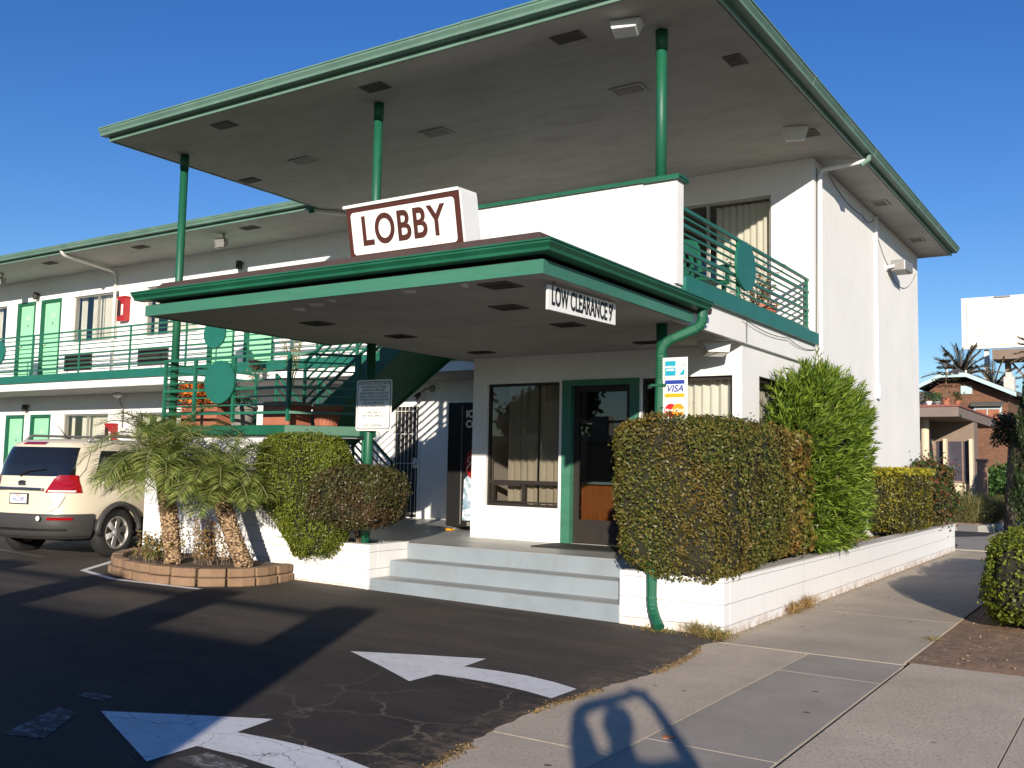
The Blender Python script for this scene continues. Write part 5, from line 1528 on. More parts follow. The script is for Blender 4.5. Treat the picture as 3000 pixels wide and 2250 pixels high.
def box_hedge(name, label, x0, x1, y0, y1, z0, z1, n, L, W, lmat, group=None, top=None, bottom=None, spread=.75, bulge=.05, core=.07, stems=None, deform=None, exp=6.0, cat='hedge', amp=.04, extra=None):
    """rounded box of leaves: points on a superellipsoid-like surface, with a solid dark core that blocks light"""
    c = np.array([(x0 + x1) / 2, (y0 + y1) / 2, (z0 + z1) / 2]); h = np.array([x1 - x0, y1 - y0, z1 - z0]) / 2
    areas = np.array([h[1] * h[2], h[1] * h[2], h[0] * h[2], h[0] * h[2], h[0] * h[1], h[0] * h[1]])
    face = RNG.choice(6, n, p=areas / areas.sum())
    U = RNG.uniform(-1, 1, (n, 2))
    D = np.zeros((n, 3))
    ax = face // 2; sg = np.where(face % 2 == 0, -1.0, 1.0)
    for a in range(3):
        k = ax == a
        o = [i for i in range(3) if i != a]
        D[k, a] = sg[k]; D[k, o[0]] = U[k, 0]; D[k, o[1]] = U[k, 1]
    def surf(D_):
        r = (np.abs(D_) ** exp).sum(1) ** (1 / exp)
        Q = D_ / r[:, None]
        N = np.sign(Q) * np.abs(Q) ** (exp - 1) / h
        N = unit(N)
        Pp = c + Q * h
        return Pp, N, Q
    P, N, Q = surf(D)
    P = P + N * (noise3(P, 3.2, 3) * amp + noise3(P, 11, 5) * .02)[:, None]
    keep = (noise3(P, 9, 7) > -.50) | (RNG.random(n) < .35)
    P, N = P[keep], N[keep]; n = len(P)
    depth = np.abs(RNG.normal(0, 1, n)) * core * .6
    P = P - N * depth[:, None] + N * (RNG.random(n)[:, None] < .06) * RNG.uniform(0, bulge, (n, 1))
    if deform is not None: P = deform(P)
    root_ = thing(name, label, cat, (float(c[0]), float(c[1]), z0), group)
    fast_quads('foliage', leaves(P, N, L, W, spread), LF[lmat], root_)
    if extra: extra(root_, P, N)
    # dark core added under the leaves to block light
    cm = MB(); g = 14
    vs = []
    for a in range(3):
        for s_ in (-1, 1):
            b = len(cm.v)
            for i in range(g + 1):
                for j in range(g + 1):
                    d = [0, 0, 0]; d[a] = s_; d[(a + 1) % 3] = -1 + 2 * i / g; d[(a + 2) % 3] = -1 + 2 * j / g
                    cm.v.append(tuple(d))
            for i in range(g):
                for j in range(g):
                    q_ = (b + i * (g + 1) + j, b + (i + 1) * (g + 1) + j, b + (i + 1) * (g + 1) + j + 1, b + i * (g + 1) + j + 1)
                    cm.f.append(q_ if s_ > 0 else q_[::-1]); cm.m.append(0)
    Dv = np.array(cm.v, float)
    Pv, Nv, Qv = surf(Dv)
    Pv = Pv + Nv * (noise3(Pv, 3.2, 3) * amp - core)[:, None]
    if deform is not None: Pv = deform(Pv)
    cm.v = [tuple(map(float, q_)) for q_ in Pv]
    cm.build('dark_core', 'hedgecore', root_, smooth=True)
    if stems:
        q_ = MB()
        for (a, b, r) in stems:
            a = Vector(a); b = Vector(b)
            mid = a.lerp(b, .5) + Vector((random.uniform(-.04, .04), random.uniform(-.04, .04), 0))
            q_.tube([a, mid, b], [r, r * .8, r * .6], 8)
        q_.build('stem', 'bark', root_, smooth=True)
    return root_

# big square hedge at the corner: leans out over the planter wall, bottom edge ragged and curved
def def_big(P):
    z = P[:, 2]; y = P[:, 1]; x = P[:, 0]
    k = np.clip((1.35 - z) / .8, 0, 1)
    x2 = x + np.where(x < -4.1, .12 * k * np.clip((-4.1 - x) / .45, 0, 1), 0)
    t = np.clip((x + 4.6) / .8, 0, 1)
    z2 = z + np.where(z > 1.7, .12 * np.sin(t * 2.6) - .02, 0) * np.clip((z - 1.7) / .4, 0, 1)
    low = np.clip((.95 - z) / .35, 0, 1)
    z2 = z2 + low * (.10 * np.clip((-4.12 - x) / .4, 0, 1) + .10 * np.clip((y - 9.4) / 1.2, 0, 1))
    return np.stack([x2, y, z2], 1)
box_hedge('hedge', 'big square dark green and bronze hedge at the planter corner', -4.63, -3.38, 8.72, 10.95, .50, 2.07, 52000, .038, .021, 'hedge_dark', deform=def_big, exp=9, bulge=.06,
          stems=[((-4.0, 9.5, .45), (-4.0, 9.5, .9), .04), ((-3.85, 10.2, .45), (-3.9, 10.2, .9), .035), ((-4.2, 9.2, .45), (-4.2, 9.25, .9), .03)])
box_hedge('hedge', 'yellow and orange leaved hedge between the dark hedge and the oleander', -4.1, -3.42, 10.8, 12.1, .60, 2.08, 12000, .060, .038, 'hedge_warm', exp=6, bulge=.08, spread=.9, core=.09,
          stems=[((-3.8, 11.2, .45), (-3.8, 11.2, .9), .03)])
def def_mid(P):
    z = P[:, 2]; x = P[:, 0]
    x2 = np.where(x < -9.0, x + np.clip((1.25 - z) / .7, 0, 1) ** 1.3 * .75 * np.clip((-9.0 - x) / .7, 0, 1), x)
    return np.stack([x2, P[:, 1], z], 1)
box_hedge('hedge', 'tall bright green rounded hedge below the stair landing railing', -9.80, -8.30, 8.62, 9.10, .42, 1.95, 34000, .036, .015, 'hedge_bright', deform=def_mid, exp=5, amp=.05,
          stems=[((-8.75, 9.3, .5), (-8.8, 9.2, .9), .035)])
box_hedge('hedge', 'small rounded hedge on bare stems in front of the barred door', -8.84, -7.58, 8.56, 9.40, .82, 1.53, 25000, .034, .021, 'hedge_small', exp=4.5, amp=.05,
          stems=[((-8.72, 9.3, .52), (-8.78, 9.25, 1.0), .035), ((-8.62, 9.25, .52), (-8.55, 9.2, 1.0), .02), ((-8.35, 9.2, .52), (-8.5, 9.15, 1.0), .018), ((-8.33, 9.22, .52), (-8.22, 9.15, 1.02), .018), ((-8.34, 9.2, .52), (-8.35, 9.1, 1.0), .014)])
box_hedge('hedge', 'flat-topped golden hedge at the far end of the planter', -4.02, -3.46, 17.0, 19.9, .58, 1.62, 26000, .046, .026, 'golden', exp=8, amp=.03, bulge=.06,
          extra=lambda r, P, N: fast_quads('new_growth', leaves(np.stack([RNG.uniform(-4.0, -3.44, 2600), RNG.uniform(17.0, 19.9, 2600), 1.60 + RNG.uniform(-.05, .07, 2600)], 1), np.tile([0, 0, 1.0], (2600, 1)), .075, .032, 1.2), LF['goldtop'], r))
box_hedge('shrub', 'reddish flowering shrub past the golden hedge', -4.3, -3.40, 19.8, 22.5, .50, 1.75, 13000, .075, .05, 'redshrub', exp=2.6, amp=.15, bulge=.3, spread=1.2, cat='shrub')
# clipped hedge on the parkway, right edge of the picture
box_hedge('hedge', 'clipped green parkway hedge nearest the camera at the right edge', -1.52, -.30, 10.9, 13.2, .03, .95, 26000, .038, .026, 'hedge_bright', exp=4.5, amp=.05)
box_hedge('hedge', 'second clipped parkway hedge directly behind the nearest one', -1.62, -.30, 13.3, 17.2, .03, .96, 16000, .045, .03, 'hedge_bright', exp=4.5, amp=.05)

# oleander with long leaves pointing out and up
def oleander():
    c = np.array([-3.62, 13.0, 1.75]); h = np.array([.50, 1.47, 1.22])
    r = thing('oleander_bush', 'tall bright oleander bush with long narrow leaves against the white side wall', 'bush', (-3.7, 13.0, .5))
    n = 1500
    D = unit(RNG.normal(0, 1, (n, 3)))
    e = 2.8
    rr = (np.abs(D) ** e).sum(1) ** (1 / e)
    Q = D / rr[:, None]
    bump_ = 1 + .07 * noise3(Q * h, 2.6, 9)
    T = c + Q * h * bump_[:, None] * RNG.uniform(.80, 1.03, n)[:, None]
    T = T[T[:, 0] > -4.02]
    out = unit((T - c) / h ** 1.3)
    lv = []
    for k in range(24):
        f = RNG.uniform(.0, .26, len(T))[:, None]
        d = unit(out * .9 + np.array([.12, .28, .50]) + RNG.normal(0, .45, T.shape))
        base = T - unit(out + np.array([0, 0, .5])) * f
        P = base + d * .06
        P[:, 0] = np.maximum(P[:, 0], -4.0)
        lv.append(leaves(P, unit(np.cross(d, RNG.normal(0, 1, T.shape))), .135, .019, .25, along=d, droop=.06))
    fast_quads('foliage', np.concatenate(lv), LF['oleander'], r)
    g = MB()
    # loose shoots above the crown
    top = []
    for (x, y, z) in [(-3.75, 13.2, 3.0), (-3.72, 13.0, 2.9), (-3.8, 13.9, 2.8), (-3.7, 12.3, 2.7), (-3.7, 14.2, 2.5)]:
        for k in range(16):
            p_ = np.array([[x + random.uniform(-.03, .03), y + random.uniform(-.05, .05), z + k * .018]])
            d = unit(np.array([[random.uniform(-.6, .8), random.uniform(-.8, .8), .75]]))
            top.append(leaves(p_ + d * .05, unit(np.cross(d, [[0.3, 1, .1]])), .12, .018, .1, along=d))
    fast_quads('shoots', np.concatenate(top), LF['oleander'], r)
    q = MB()
    for i in range(26):
        a = Vector((-3.75 + random.uniform(-.1, .1), 13 + random.uniform(-.4, .4), .47))
        d = unit(RNG.normal(0, 1, (1, 3)))[0]
        b = Vector((c[0] + d[0] * .35, c[1] + d[1] * 1.15, 1.0 + abs(d[2]) * 1.75))
        if b.x < -3.98: b.x = -3.95
        q.tube([a, a.lerp(b, .5) + Vector((0, 0, .12)), b], [.018, .012, .006], 6)
    q.build('stem', 'bark', r, smooth=True)
    cm = MB()
    for i in range(9):
        for j in range(16):
            pass
    E_ = MB().lathe((-3.72, 13.0, 1.65), [(.01, -.95), (.6, -.8), (.95, -.3), (1.0, .2), (.8, .8), (.4, 1.05), (.01, 1.12)], 20)
    E_.v = [(-3.72 + (x + 3.72) * .26, y * 1.0 + (y - 13.0) * .22, z) for x, y, z in E_.v]
    E_.build('dark_core', 'hedgecore', r, smooth=True)  # solid dark core added inside the bush to stop light passing
oleander()

# ---- palms
def trunk_mat():
    m_, n, p = new_mat('palm_trunk_scales')
    v = mapped(n, (1, 1, 1.5))
    vo = node(n, "ShaderNodeTexVoronoi"); vo.inputs['Scale'].default_value = 26
    n.links.new(v, vo.inputs['Vector'])
    c = ramp(n, vo.outputs['Distance'], [(.1, (.60, .44, .27)), (.45, (.36, .24, .13)), (.7, (.09, .05, .03))])
    n.links.new(c, p.inputs['Base Color']); p.inputs['Roughness'].default_value = .9
    n.links.new(bump(n, vo.outputs['Distance'], 1.0, -.02), p.inputs['Normal'])
    return m_
MAT['palmtrunk'] = trunk_mat()
def pygmy_palm(label, base, top, R, nf, seed, lean):
    r = thing('palm_tree', label, 'palm', base, 'two small feathery palms in the tan stone planter')
    rs = np.random.default_rng(seed)
    b, t = Vector(base), Vector(top)
    pts, rad = [], []
    for i in range(60):
        k = i / 59
        p_ = b.lerp(t, k) + Vector(lean) * math.sin(k * math.pi) * .5
        pts.append(p_); rad.append((.086 + .028 * k + (.03 * (1 - k) ** 6)) * (1 + (.10 if i % 2 else -.05)))
    tr_ = MB().tube(pts, rad, 14)
    # old leaf boots: a spiral of little woody scales
    for i in range(190):
        k = (i + .5) / 190; a = i * 2.399
        c = b.lerp(t, k) + Vector(lean) * math.sin(k * math.pi) * .5
        ra = .086 + .028 * k
        d = Vector((math.cos(a), math.sin(a), 0)); s_ = Vector((-d.y, d.x, 0))
        tr_.obox(c + d * ra, d * .013 + Vector((0, 0, .012)), s_ * .021, Vector((0, 0, .016)))
    tr_.build('trunk', 'palmtrunk', r)
    stem = MB(); LV = []
    for f in range(nf):
        az = f * 2.39996 + rs.uniform(-.2, .2)
        k = f / nf
        el = R_(72 - 74 * k ** .85 + rs.uniform(-8, 8))
        L = R * (.80 + .3 * math.sin(math.pi * min(1, k + .2))) * rs.uniform(.88, 1.1)
        p_ = t + Vector((math.cos(az) * .05, math.sin(az) * .05, .05 + .10 * (1 - k)))
        d = Vector((math.cos(az) * math.cos(el), math.sin(az) * math.cos(el), math.sin(el)))
        P, N = [p_.copy()], 22
        for s in range(N):
            d.z -= (.045 + .075 * (s / N)) * (1.15 if el > 0.3 else .55)
            d.normalize()
            P.append(P[-1] + d * L / N)
        stem.tube(P[::3] + [P[-1]], [.010 * (1 - i / 9) + .003 for i in range(len(P[::3]) + 1)], 5, cap=False)
        for s in range(2, N * 2 + 1):
            u_ = s / (N * 2)
            i = min(N - 1, int(u_ * N)); q_ = P[i].lerp(P[i + 1], u_ * N - i)
            dd = (P[i + 1] - P[i]).normalized()
            side = dd.cross(Vector((0, 0, 1)))
            if side.length < .05: side = Vector((math.sin(az), -math.cos(az), 0))
            side.normalize()
            upv = side.cross(dd)
            ll = R * .34 * (math.sin(math.pi * (.12 + .83 * u_)) ** .7 + .1)
            for sg in (-1, 1):
                v_ = (side * sg * .85 + dd * .62 + upv * rs.uniform(-.05, .35)).normalized()
                m1 = q_ + v_ * ll * .55
                e = q_ + v_ * ll + Vector((0, 0, -1)) * ll * rs.uniform(.05, .28)
                wv = (v_.cross(upv)).normalized() * .0060
                LV.append([q_, m1 + wv, e, m1 - wv])
    stem.build('frond_stem', 'mint' if False else 'frondstem', r)
    fast_quads('fronds', np.array([[list(c) for c in q_] for q_ in LV]), LF['palm'], r)
    return r
MAT['frondstem'] = M('frond_stem', (.16, .18, .06), .6, .2, 6)
pygmy_palm('left feathery palm, the taller of two in the tan stone planter', (-10.32, 7.95, .28), (-10.66, 8.0, 1.44), 1.0, 56, 4, (.0, 0, 0))
pygmy_palm('right feathery palm leaning left in the tan stone planter', (-9.38, 8.28, .28), (-9.88, 8.25, 1.17), .88, 48, 9, (-.05, 0, 0))

# ---- tan stone planter: two courses of single blocks
SP = thing('stone_planter', 'curved planter of two courses of tan blocks around the two palms', 'planter', (-10.6, 8.2, .09))
MAT['tanstone'] = M('tan_split_stone', (.245, .155, .092), .92, .18, 6, .9, 45, dirt=(.20, .12, .07), dirt_amt=.6, dirt_scale=5)
arcp = [(-12.15, 8.98), (-12.02, 8.50), (-11.72, 8.05), (-11.25, 7.72), (-10.75, 7.55), (-10.15, 7.52), (-9.70, 7.60), (-9.33, 7.83), (-9.12, 8.20), (-9.13, 8.60), (-9.22, 8.93)]
def along(pts, s):
    pts = [Vector(p) for p in pts]
    for i in range(len(pts) - 1):
        L = (pts[i + 1] - pts[i]).length
        if s <= L or i == len(pts) - 2: return pts[i] + (pts[i + 1] - pts[i]) * (s / L), (pts[i + 1] - pts[i]).normalized()
        s -= L
tot = sum((Vector(arcp[i + 1]) - Vector(arcp[i])).length for i in range(len(arcp) - 1))
for course in range(2):
    nb = 13
    for i in range(nb + (1 if course == 0 else 0)):
        off_ = .5 if course else 0.0
        s0, s1 = (i - .5 + off_ + .5) / (nb + .5) * tot, (i + .5 + off_ + .5) / (nb + .5) * tot
        s0 = max(0, s0 - tot / (nb + .5) * (.5 if course == 0 else 0)); s1 = min(tot, s1 - tot / (nb + .5) * (.5 if course == 0 else 0))
        if s1 - s0 < .1: continue
        a, _ = along(arcp, s0 + .010); b, _ = along(arcp, s1 - .010)
        d = (b - a).normalized(); nrm = Vector((d.y, -d.x))   # outward
        if course == 0: a = a + nrm * .015; b = b + nrm * .015
        jit = random.uniform(-.016, .016)
        z0_ = gz(a.x) - .01 + course * .113; z1_ = z0_ + .108 + random.uniform(-.003, .003)
        q = [(a + nrm * (.005 + jit)), ((a + b) / 2 + nrm * (.026 + jit)), (b + nrm * (.005 + jit)), (b - nrm * .13 - d * .012), (a - nrm * .13 + d * .012)]
        MB().prism([(p.x, p.y) for p in q], z0_, z1_).build('block', 'tanstone', SP, bevel=.019)
MB().prism([(p[0] * .97 + -10.6 * .03, p[1] * .96 + 8.3 * .04) for p in arcp], gz(-11) + .05, gz(-11) + .175).build('soil_bed', 'soil', SP)

def tuft(name, label, c, n, H, Wd, mat, spreadr, cat='weed', group=None, lean=.5, z=0.0, blades=1, kind=None):
    P0 = np.stack([c[0] + RNG.normal(0, spreadr[0], n), c[1] + RNG.normal(0, spreadr[1], n), np.full(n, c[2])], 1)
    d = unit(np.stack([RNG.normal(0, lean, n), RNG.normal(0, lean, n), np.ones(n)], 1))
    L = H * RNG.uniform(.35, 1.0, n)
    s_ = unit(np.cross(d, RNG.normal(0, 1, (n, 3)))) * Wd / 2
    mid = P0 + d * (L * .55)[:, None]
    tip = P0 + d * L[:, None] + np.stack([d[:, 0], d[:, 1], -np.abs(d[:, 0]) - .3], 1) * (L * .25)[:, None]
    Q = np.stack([P0, mid + s_, tip, mid - s_], 1)
    o_ = fast_quads(name, Q, LF[mat], None, base=c)
    return tag(o_, label, cat, group, kind)
# weeds and dry plants in the stone planter
def dry_plant(label, c, H, n, mat, sp_=.12):
    r = thing('dry_plant', label, 'plant', c)
    q = MB(); LP, LN = [], []
    for i in range(n):
        a = Vector(c) + Vector((random.gauss(0, sp_), random.gauss(0, sp_ * .6), 0))
        h = H * random.uniform(.55, 1)
        b = a + Vector((random.gauss(0, .07), random.gauss(0, .07), h))
        q.tube([a, a.lerp(b, .5) + Vector((random.gauss(0, .015), 0, 0)), b], [.004, .003, .0015], 4)
        for j in range(34):
            t = random.uniform(.15, 1)
            p_ = a.lerp(b, t); LP.append([p_.x + random.gauss(0, .02), p_.y + random.gauss(0, .02), p_.z]); LN.append([random.gauss(0, 1), random.gauss(0, 1), .4])
    q.build('stalk', 'bark', r)
    fast_quads('foliage', leaves(np.array(LP), unit(np.array(LN)), .05, .02, .8), LF[mat], r)
dry_plant('dry orange-brown stalks right of the taller palm trunk', (-9.98, 8.15, .27), .62, 26, 'dry', .11)
dry_plant('green and straw weeds left of the taller palm trunk', (-10.75, 7.95, .27), .40, 26, 'weed', .16)
dry_plant('thin wiry stalks against the white wall behind the palms', (-11.2, 8.5, .27), .75, 7, 'weed', .2)
dry_plant('small dark dry stalk between the two palms', (-9.80, 8.3, .27), .55, 5, 'dry', .04)
# weeds along the wall and pavement
tuft('weed', 'green grassy weed at the foot of the planter corner', (-3.47, 8.80, .0), 420, .17, .006, 'weed', (.08, .05), lean=.55)
tuft('weed', 'sparse wiry weed on the planter front wall beside the corner', (-3.68, 8.86, .0), 240, .24, .004, 'weed', (.07, .02), lean=.5)
tuft('weed', 'weeds around the foot of the green downspout', (-4.05, 8.80, .0), 260, .10, .006, 'weed', (.12, .05), lean=.8)
tuft('weed', 'dry straw weed at the foot of the long planter wall', (-3.39, 10.95, .0), 300, .20, .006, 'dry', (.03, .10), lean=.45)
tuft('weed', 'second dry straw weed just beyond the first by the planter wall', (-3.38, 11.40, .0), 240, .24, .006, 'dry', (.03, .08), lean=.45)
tuft('weed', 'tiny green weed where the pavement meets the bare dirt', (-1.80, 10.1, .0), 60, .08, .006, 'weed', (.03, .04), lean=.9)
# grass and debris along the asphalt edge
pts = []
for i in range(4500):
    y = RNG.uniform(3.0, 8.7)
    x = np.interp(y, [3.2, 4.14, 4.71, 5.64, 6.99, 7.73, 8.51], [-3.22, -3.24, -3.33, -3.43, -3.29, -3.33, -3.46]) + RNG.normal(.02, .028)
    if noise3(np.array([[x, y, 0.]]), 2.6, 21)[0] > -.1: pts.append([x, y, 0.004])
pts = np.array(pts)
o_ = fast_quads('edge_weeds', leaves(pts, np.tile([0, 0, 1.0], (len(pts), 1)), .020, .008, .5), LF['dry'])
tag(o_, 'dry grass and crumbs along the ragged asphalt edge', 'weeds', kind='stuff')
# leaf crumbs along wall foot
n = 900
yy = RNG.uniform(9.0, 21, n)
P = np.stack([-3.43 + np.abs(RNG.normal(0, .05, n)), yy, np.full(n, .006)], 1)
n2 = 500
P2 = np.stack([RNG.uniform(-9.2, -8.0, n2), 8.94 - np.abs(RNG.normal(0, .03, n2)), np.full(n2, .068)], 1)
P2[:, 2] = [gz(a) + .004 for a in P2[:, 0]]
o_ = fast_quads('leaf_crumbs', leaves(np.concatenate([P, P2]), np.tile([0, 0, 1.0], (n + n2, 1)), .018, .010, .4), LF['dry'])
tag(o_, 'dry leaf crumbs along the foot of the white planter walls', 'leaf litter', kind='stuff')
# dead leaves in the planter beds
n = 1400
P = np.concatenate([np.stack([RNG.uniform(-4.0, -3.66, n), RNG.uniform(9.2, 21.6, n), np.full(n, .498)], 1), np.stack([RNG.uniform(-9.5, -8.15, 500), RNG.uniform(9.12, 9.6, 500), np.full(500, .56)], 1)])
o_ = fast_quads('bed_litter', leaves(P, np.tile([0, 0, 1.0], (len(P), 1)), .035, .018, .5), LF['dry'])
tag(o_, 'brown fallen leaves on the soil inside the white planters', 'leaf litter', kind='stuff')
o_ = MB().obox((-2.45, 5.43, .007), (.016, .006, 0), (-.005, .012, .004), (0, 0, .004)).obox((-2.425, 5.45, .010), (.014, -.012, .003), (.012, .012, 0), (0, 0, .003)).build('crumpled_scrap', 'terracotta', None, base=(-2.45, 5.43, 0))
tag(o_, 'small crumpled red scrap on the pavement by the shadow of the photographer', 'litter')

# ---- potted plants
def pot(r, c, r0, r1, h, mat, ribs=False):
    q = MB().lathe(c, [(r0 * .9, 0), (r0, .02), (r1, h - .05), (r1 * 1.12, h - .05), (r1 * 1.12, h), (r1 * .95, h), (r1 * .9, h - .04), (0, h - .04)], 28)
    if ribs:
        for k in range(20):
            a = 2 * math.pi * k / 20
            q.beam((c[0] + math.cos(a) * r0, c[1] + math.sin(a) * r0, c[2] + .03), (c[0] + math.cos(a) * r1, c[1] + math.sin(a) * r1, c[2] + h - .06), .022, .022)
    return q.build('pot', mat, r)
r = thing('potted_flowers', 'long terracotta planter of orange flowers behind the landing railing', 'potted plant', (-11.75, 9.5, LZ))
MB().prism([(-12.15, 9.36), (-11.35, 9.36), (-11.35, 9.66), (-12.15, 9.66)], LZ + .002, LZ + .38).prism([(-12.19, 9.32), (-11.31, 9.32), (-11.31, 9.70), (-12.19, 9.70)], LZ + .33, LZ + .385).build('trough', 'terracotta', r, bevel=.01)
n = 2600
P = np.stack([RNG.uniform(-12.25, -11.28, n), RNG.uniform(9.3, 9.75, n), LZ + .38 + RNG.uniform(0, .34, n)], 1)
fast_quads('flowers', leaves(P, unit(RNG.normal(0, 1, (n, 3)) + [0, -.6, .5]), .04, .034, .6), LF['orange'], r)
r = thing('clay_pot', 'round grey clay pot behind the landing railing disc', 'pot', (-11.0, 9.55, LZ)); pot(r, (-11.0, 9.55, LZ), .13, .19, .34, 'greypot')
n = 160
P = np.stack([-11.0 + RNG.normal(0, .08, n), 9.55 + RNG.normal(0, .08, n), LZ + .34 + RNG.uniform(0, .12, n)], 1)
fast_quads('foliage', leaves(P, unit(RNG.normal(0, 1, (n, 3))), .05, .02, .8), LF['hedge_dark'], r)
r = thing('potted_cane_plant', 'tall thin cane plant in a square terracotta pot at the railing corner', 'potted plant', (-9.95, 9.42, LZ))
MB().prism([(-10.22, 9.22), (-9.72, 9.22), (-9.68, 9.62), (-10.26, 9.62)], LZ + .002, LZ + .37).build('pot', 'terracotta', r, bevel=.012)
q = MB(); LP, LD = [], []
for (dx, dy, tx, ty, h) in [(0, 0, -.42, .3, 1.28), (.05, 0, -.2, .2, 1.5), (-.05, .05, -.1, .35, 1.35), (.02, -.05, .02, .25, 1.42)]:
    a = Vector((-9.95 + dx, 9.42 + dy, LZ + .33)); b = a + Vector((tx, ty, h - .2))
    q.tube([a, a.lerp(b, .5) + Vector((.03, 0, 0)), b], [.009, .007, .004], 6)
    for k in range(46):
        t = random.uniform(.45, 1); p_ = a.lerp(b, t); LP.append([p_.x, p_.y, p_.z]); LD.append([random.gauss(0, 1), random.gauss(0, 1), random.uniform(-.8, .8)])
q.build('cane', 'frondstem', r)
LD = unit(np.array(LD)); LP = np.array(LP)
fast_quads('foliage', leaves(LP + LD * .06, unit(np.cross(LD, RNG.normal(0, 1, LD.shape))), .15, .012, .2, along=LD, droop=.4), LF['weed'], r)
r = thing('ribbed_pot', 'shaded ribbed red clay pot at the angled end of the landing', 'pot', (-9.42, 9.65, LZ)); pot(r, (-9.42, 9.65, LZ), .14, .19, .32, 'terracotta', True)
r = thing('hanging_pot', 'little dark square pot with a trailing plant on the walkway edge', 'potted plant', (-14.1, 12.6, 3.40))
MB().box(-14.28, -14.12, 12.5, 12.64, 3.34, 3.46).box(-14.3, -14.1, 12.48, 12.66, 3.45, 3.48).build('pot', 'dark_frame', r)
n = 160
P = np.stack([-14.1 + RNG.normal(0, .13, n), 12.5 + RNG.normal(0, .05, n), 3.22 + RNG.normal(0, .08, n)], 1)
fast_quads('foliage', leaves(P, unit(RNG.normal(0, 1, (n, 3))), .09, .016, .8), LF['weed'], r)
r = thing('terracotta_pot', 'large terracotta pot with a straggly plant at the balcony corner', 'potted plant', (-4.42, 12.75, 3.475))
pot(r, (-4.42, 12.75, 3.475), .15, .225, .34, 'terracotta', True)
q = MB(); LP, LD = [], []
for k in range(26):
    a = Vector((-4.42 + random.gauss(0, .06), 12.75 + random.gauss(0, .06), 3.78)); b = a + Vector((random.gauss(0, .18), random.gauss(0, .42), random.uniform(.1, .62)))
    q.tube([a, a.lerp(b, .5) + Vector((0, 0, .1)), b], [.006, .005, .003], 5)
    for j in range(16):
        t = random.uniform(.3, 1); p_ = a.lerp(b, t); LP.append([p_.x, p_.y, p_.z + .05]); LD.append([random.gauss(0, 1), random.gauss(0, 1), random.gauss(0, .6)])
q.build('stem', 'bark', r)
LD = unit(np.array(LD)); LP = np.array(LP)
fast_quads('foliage', leaves(LP + LD * .03, unit(np.cross(LD, RNG.normal(0, 1, LD.shape))), .085, .018, .3, along=LD, droop=.3), LF['weed'], r)
# ================================================================ neighbours to the right
def shade_glass(): return 'tint'
MAT['nb_beige'] = M('neighbour_beige_paint', (.62, .52, .38), .8, .06, 2, .1, 40)
MAT['nb_brown'] = M('neighbour_brown_paint', (.21, .155, .12), .8, .1, 2, .1, 40)
MAT['nb_fascia'] = M('neighbour_fascia_paint', (.20, .155, .135), .75, .12, 1.5, dirt=(.12, .09, .08), dirt_amt=.4)
MAT['nb_glass'] = M('neighbour_tinted_window', (.06, .055, .075), .25, .2, 2, spec=.6)
MAT['shingle'] = M('brown_wall_shingle', (.155, .075, .045), .9, .35, 5, .8, 14, stretch=(1, 1, 3))
MAT['roofgrey'] = M('grey_roof_shingle', (.10, .095, .085), .95, .25, 6, .5, 30)
MAT['paleblue'] = M('pale_blue_trim', (.42, .56, .58), .6, .08, 3)
MAT['brickwhite'] = M('whitewashed_chimney', (.52, .50, .47), .9, .1, 5, .4, 30)
MAT['bbface'] = M('billboard_vinyl', (.74, .70, .62), .5, .03, .4, dirt=(.50, .33, .22), dirt_amt=.8, dirt_scale=.6)
N_ = thing('office_building', 'low brown flat-roofed building with deep fascia beyond the driveway', 'building', (-9, 36, 0))
MB().box(-16, -5.02, 33.1, 42, 3.38, 3.70).build('roof', 'nb_fascia', N_, bevel=.01)
MB().box(-16, -4.98, 33.05, 42.05, 3.701, 3.76).build('roof_edge', 'red', N_.children[0])
bpy.data.objects[N_.children[0].children[0].name].data.materials[0] = M('dull_red_metal_edge', (.25, .08, .06), .7, .1, 3)
MB().box(-16, -6.4, 35.6, 42, .1, 3.38).build('wall', 'nb_brown', N_)
MB().box(-6.39, -5.05, 36.5, 37.3, .1, 3.38).build('bay_wall', 'nb_brown', N_)
for i, (x0, x1) in enumerate([(-6.25, -5.98), (-5.90, -5.45), (-5.38, -5.15)]):
    MB().box(x0, x1, 36.47, 36.499, 1.35, 2.70).build('window', 'nb_glass', N_)
    MB().box(x0, x1, 36.46, 36.499, .2, 1.25).build('panel', 'nb_beige', N_)
for x in (-6.40, -5.94, -5.12): MB().box(x - .05, x + .06, 36.15, 36.46, .15, 2.78).build('fin', 'nb_beige', N_)
MB().tube([(-6.25, 34.4, .15), (-6.25, 34.4, 3.38)], .13, 16).build('column', 'nb_beige', N_)
MB().box(-14, -6.9, 35.57, 35.599, .9, 2.5).build('window', 'nb_glass', N_)
MB().box(-14, -6.2, 35.0, 39.0, 3.77, 4.35).build('rooftop_screen', 'roofgrey', N_)
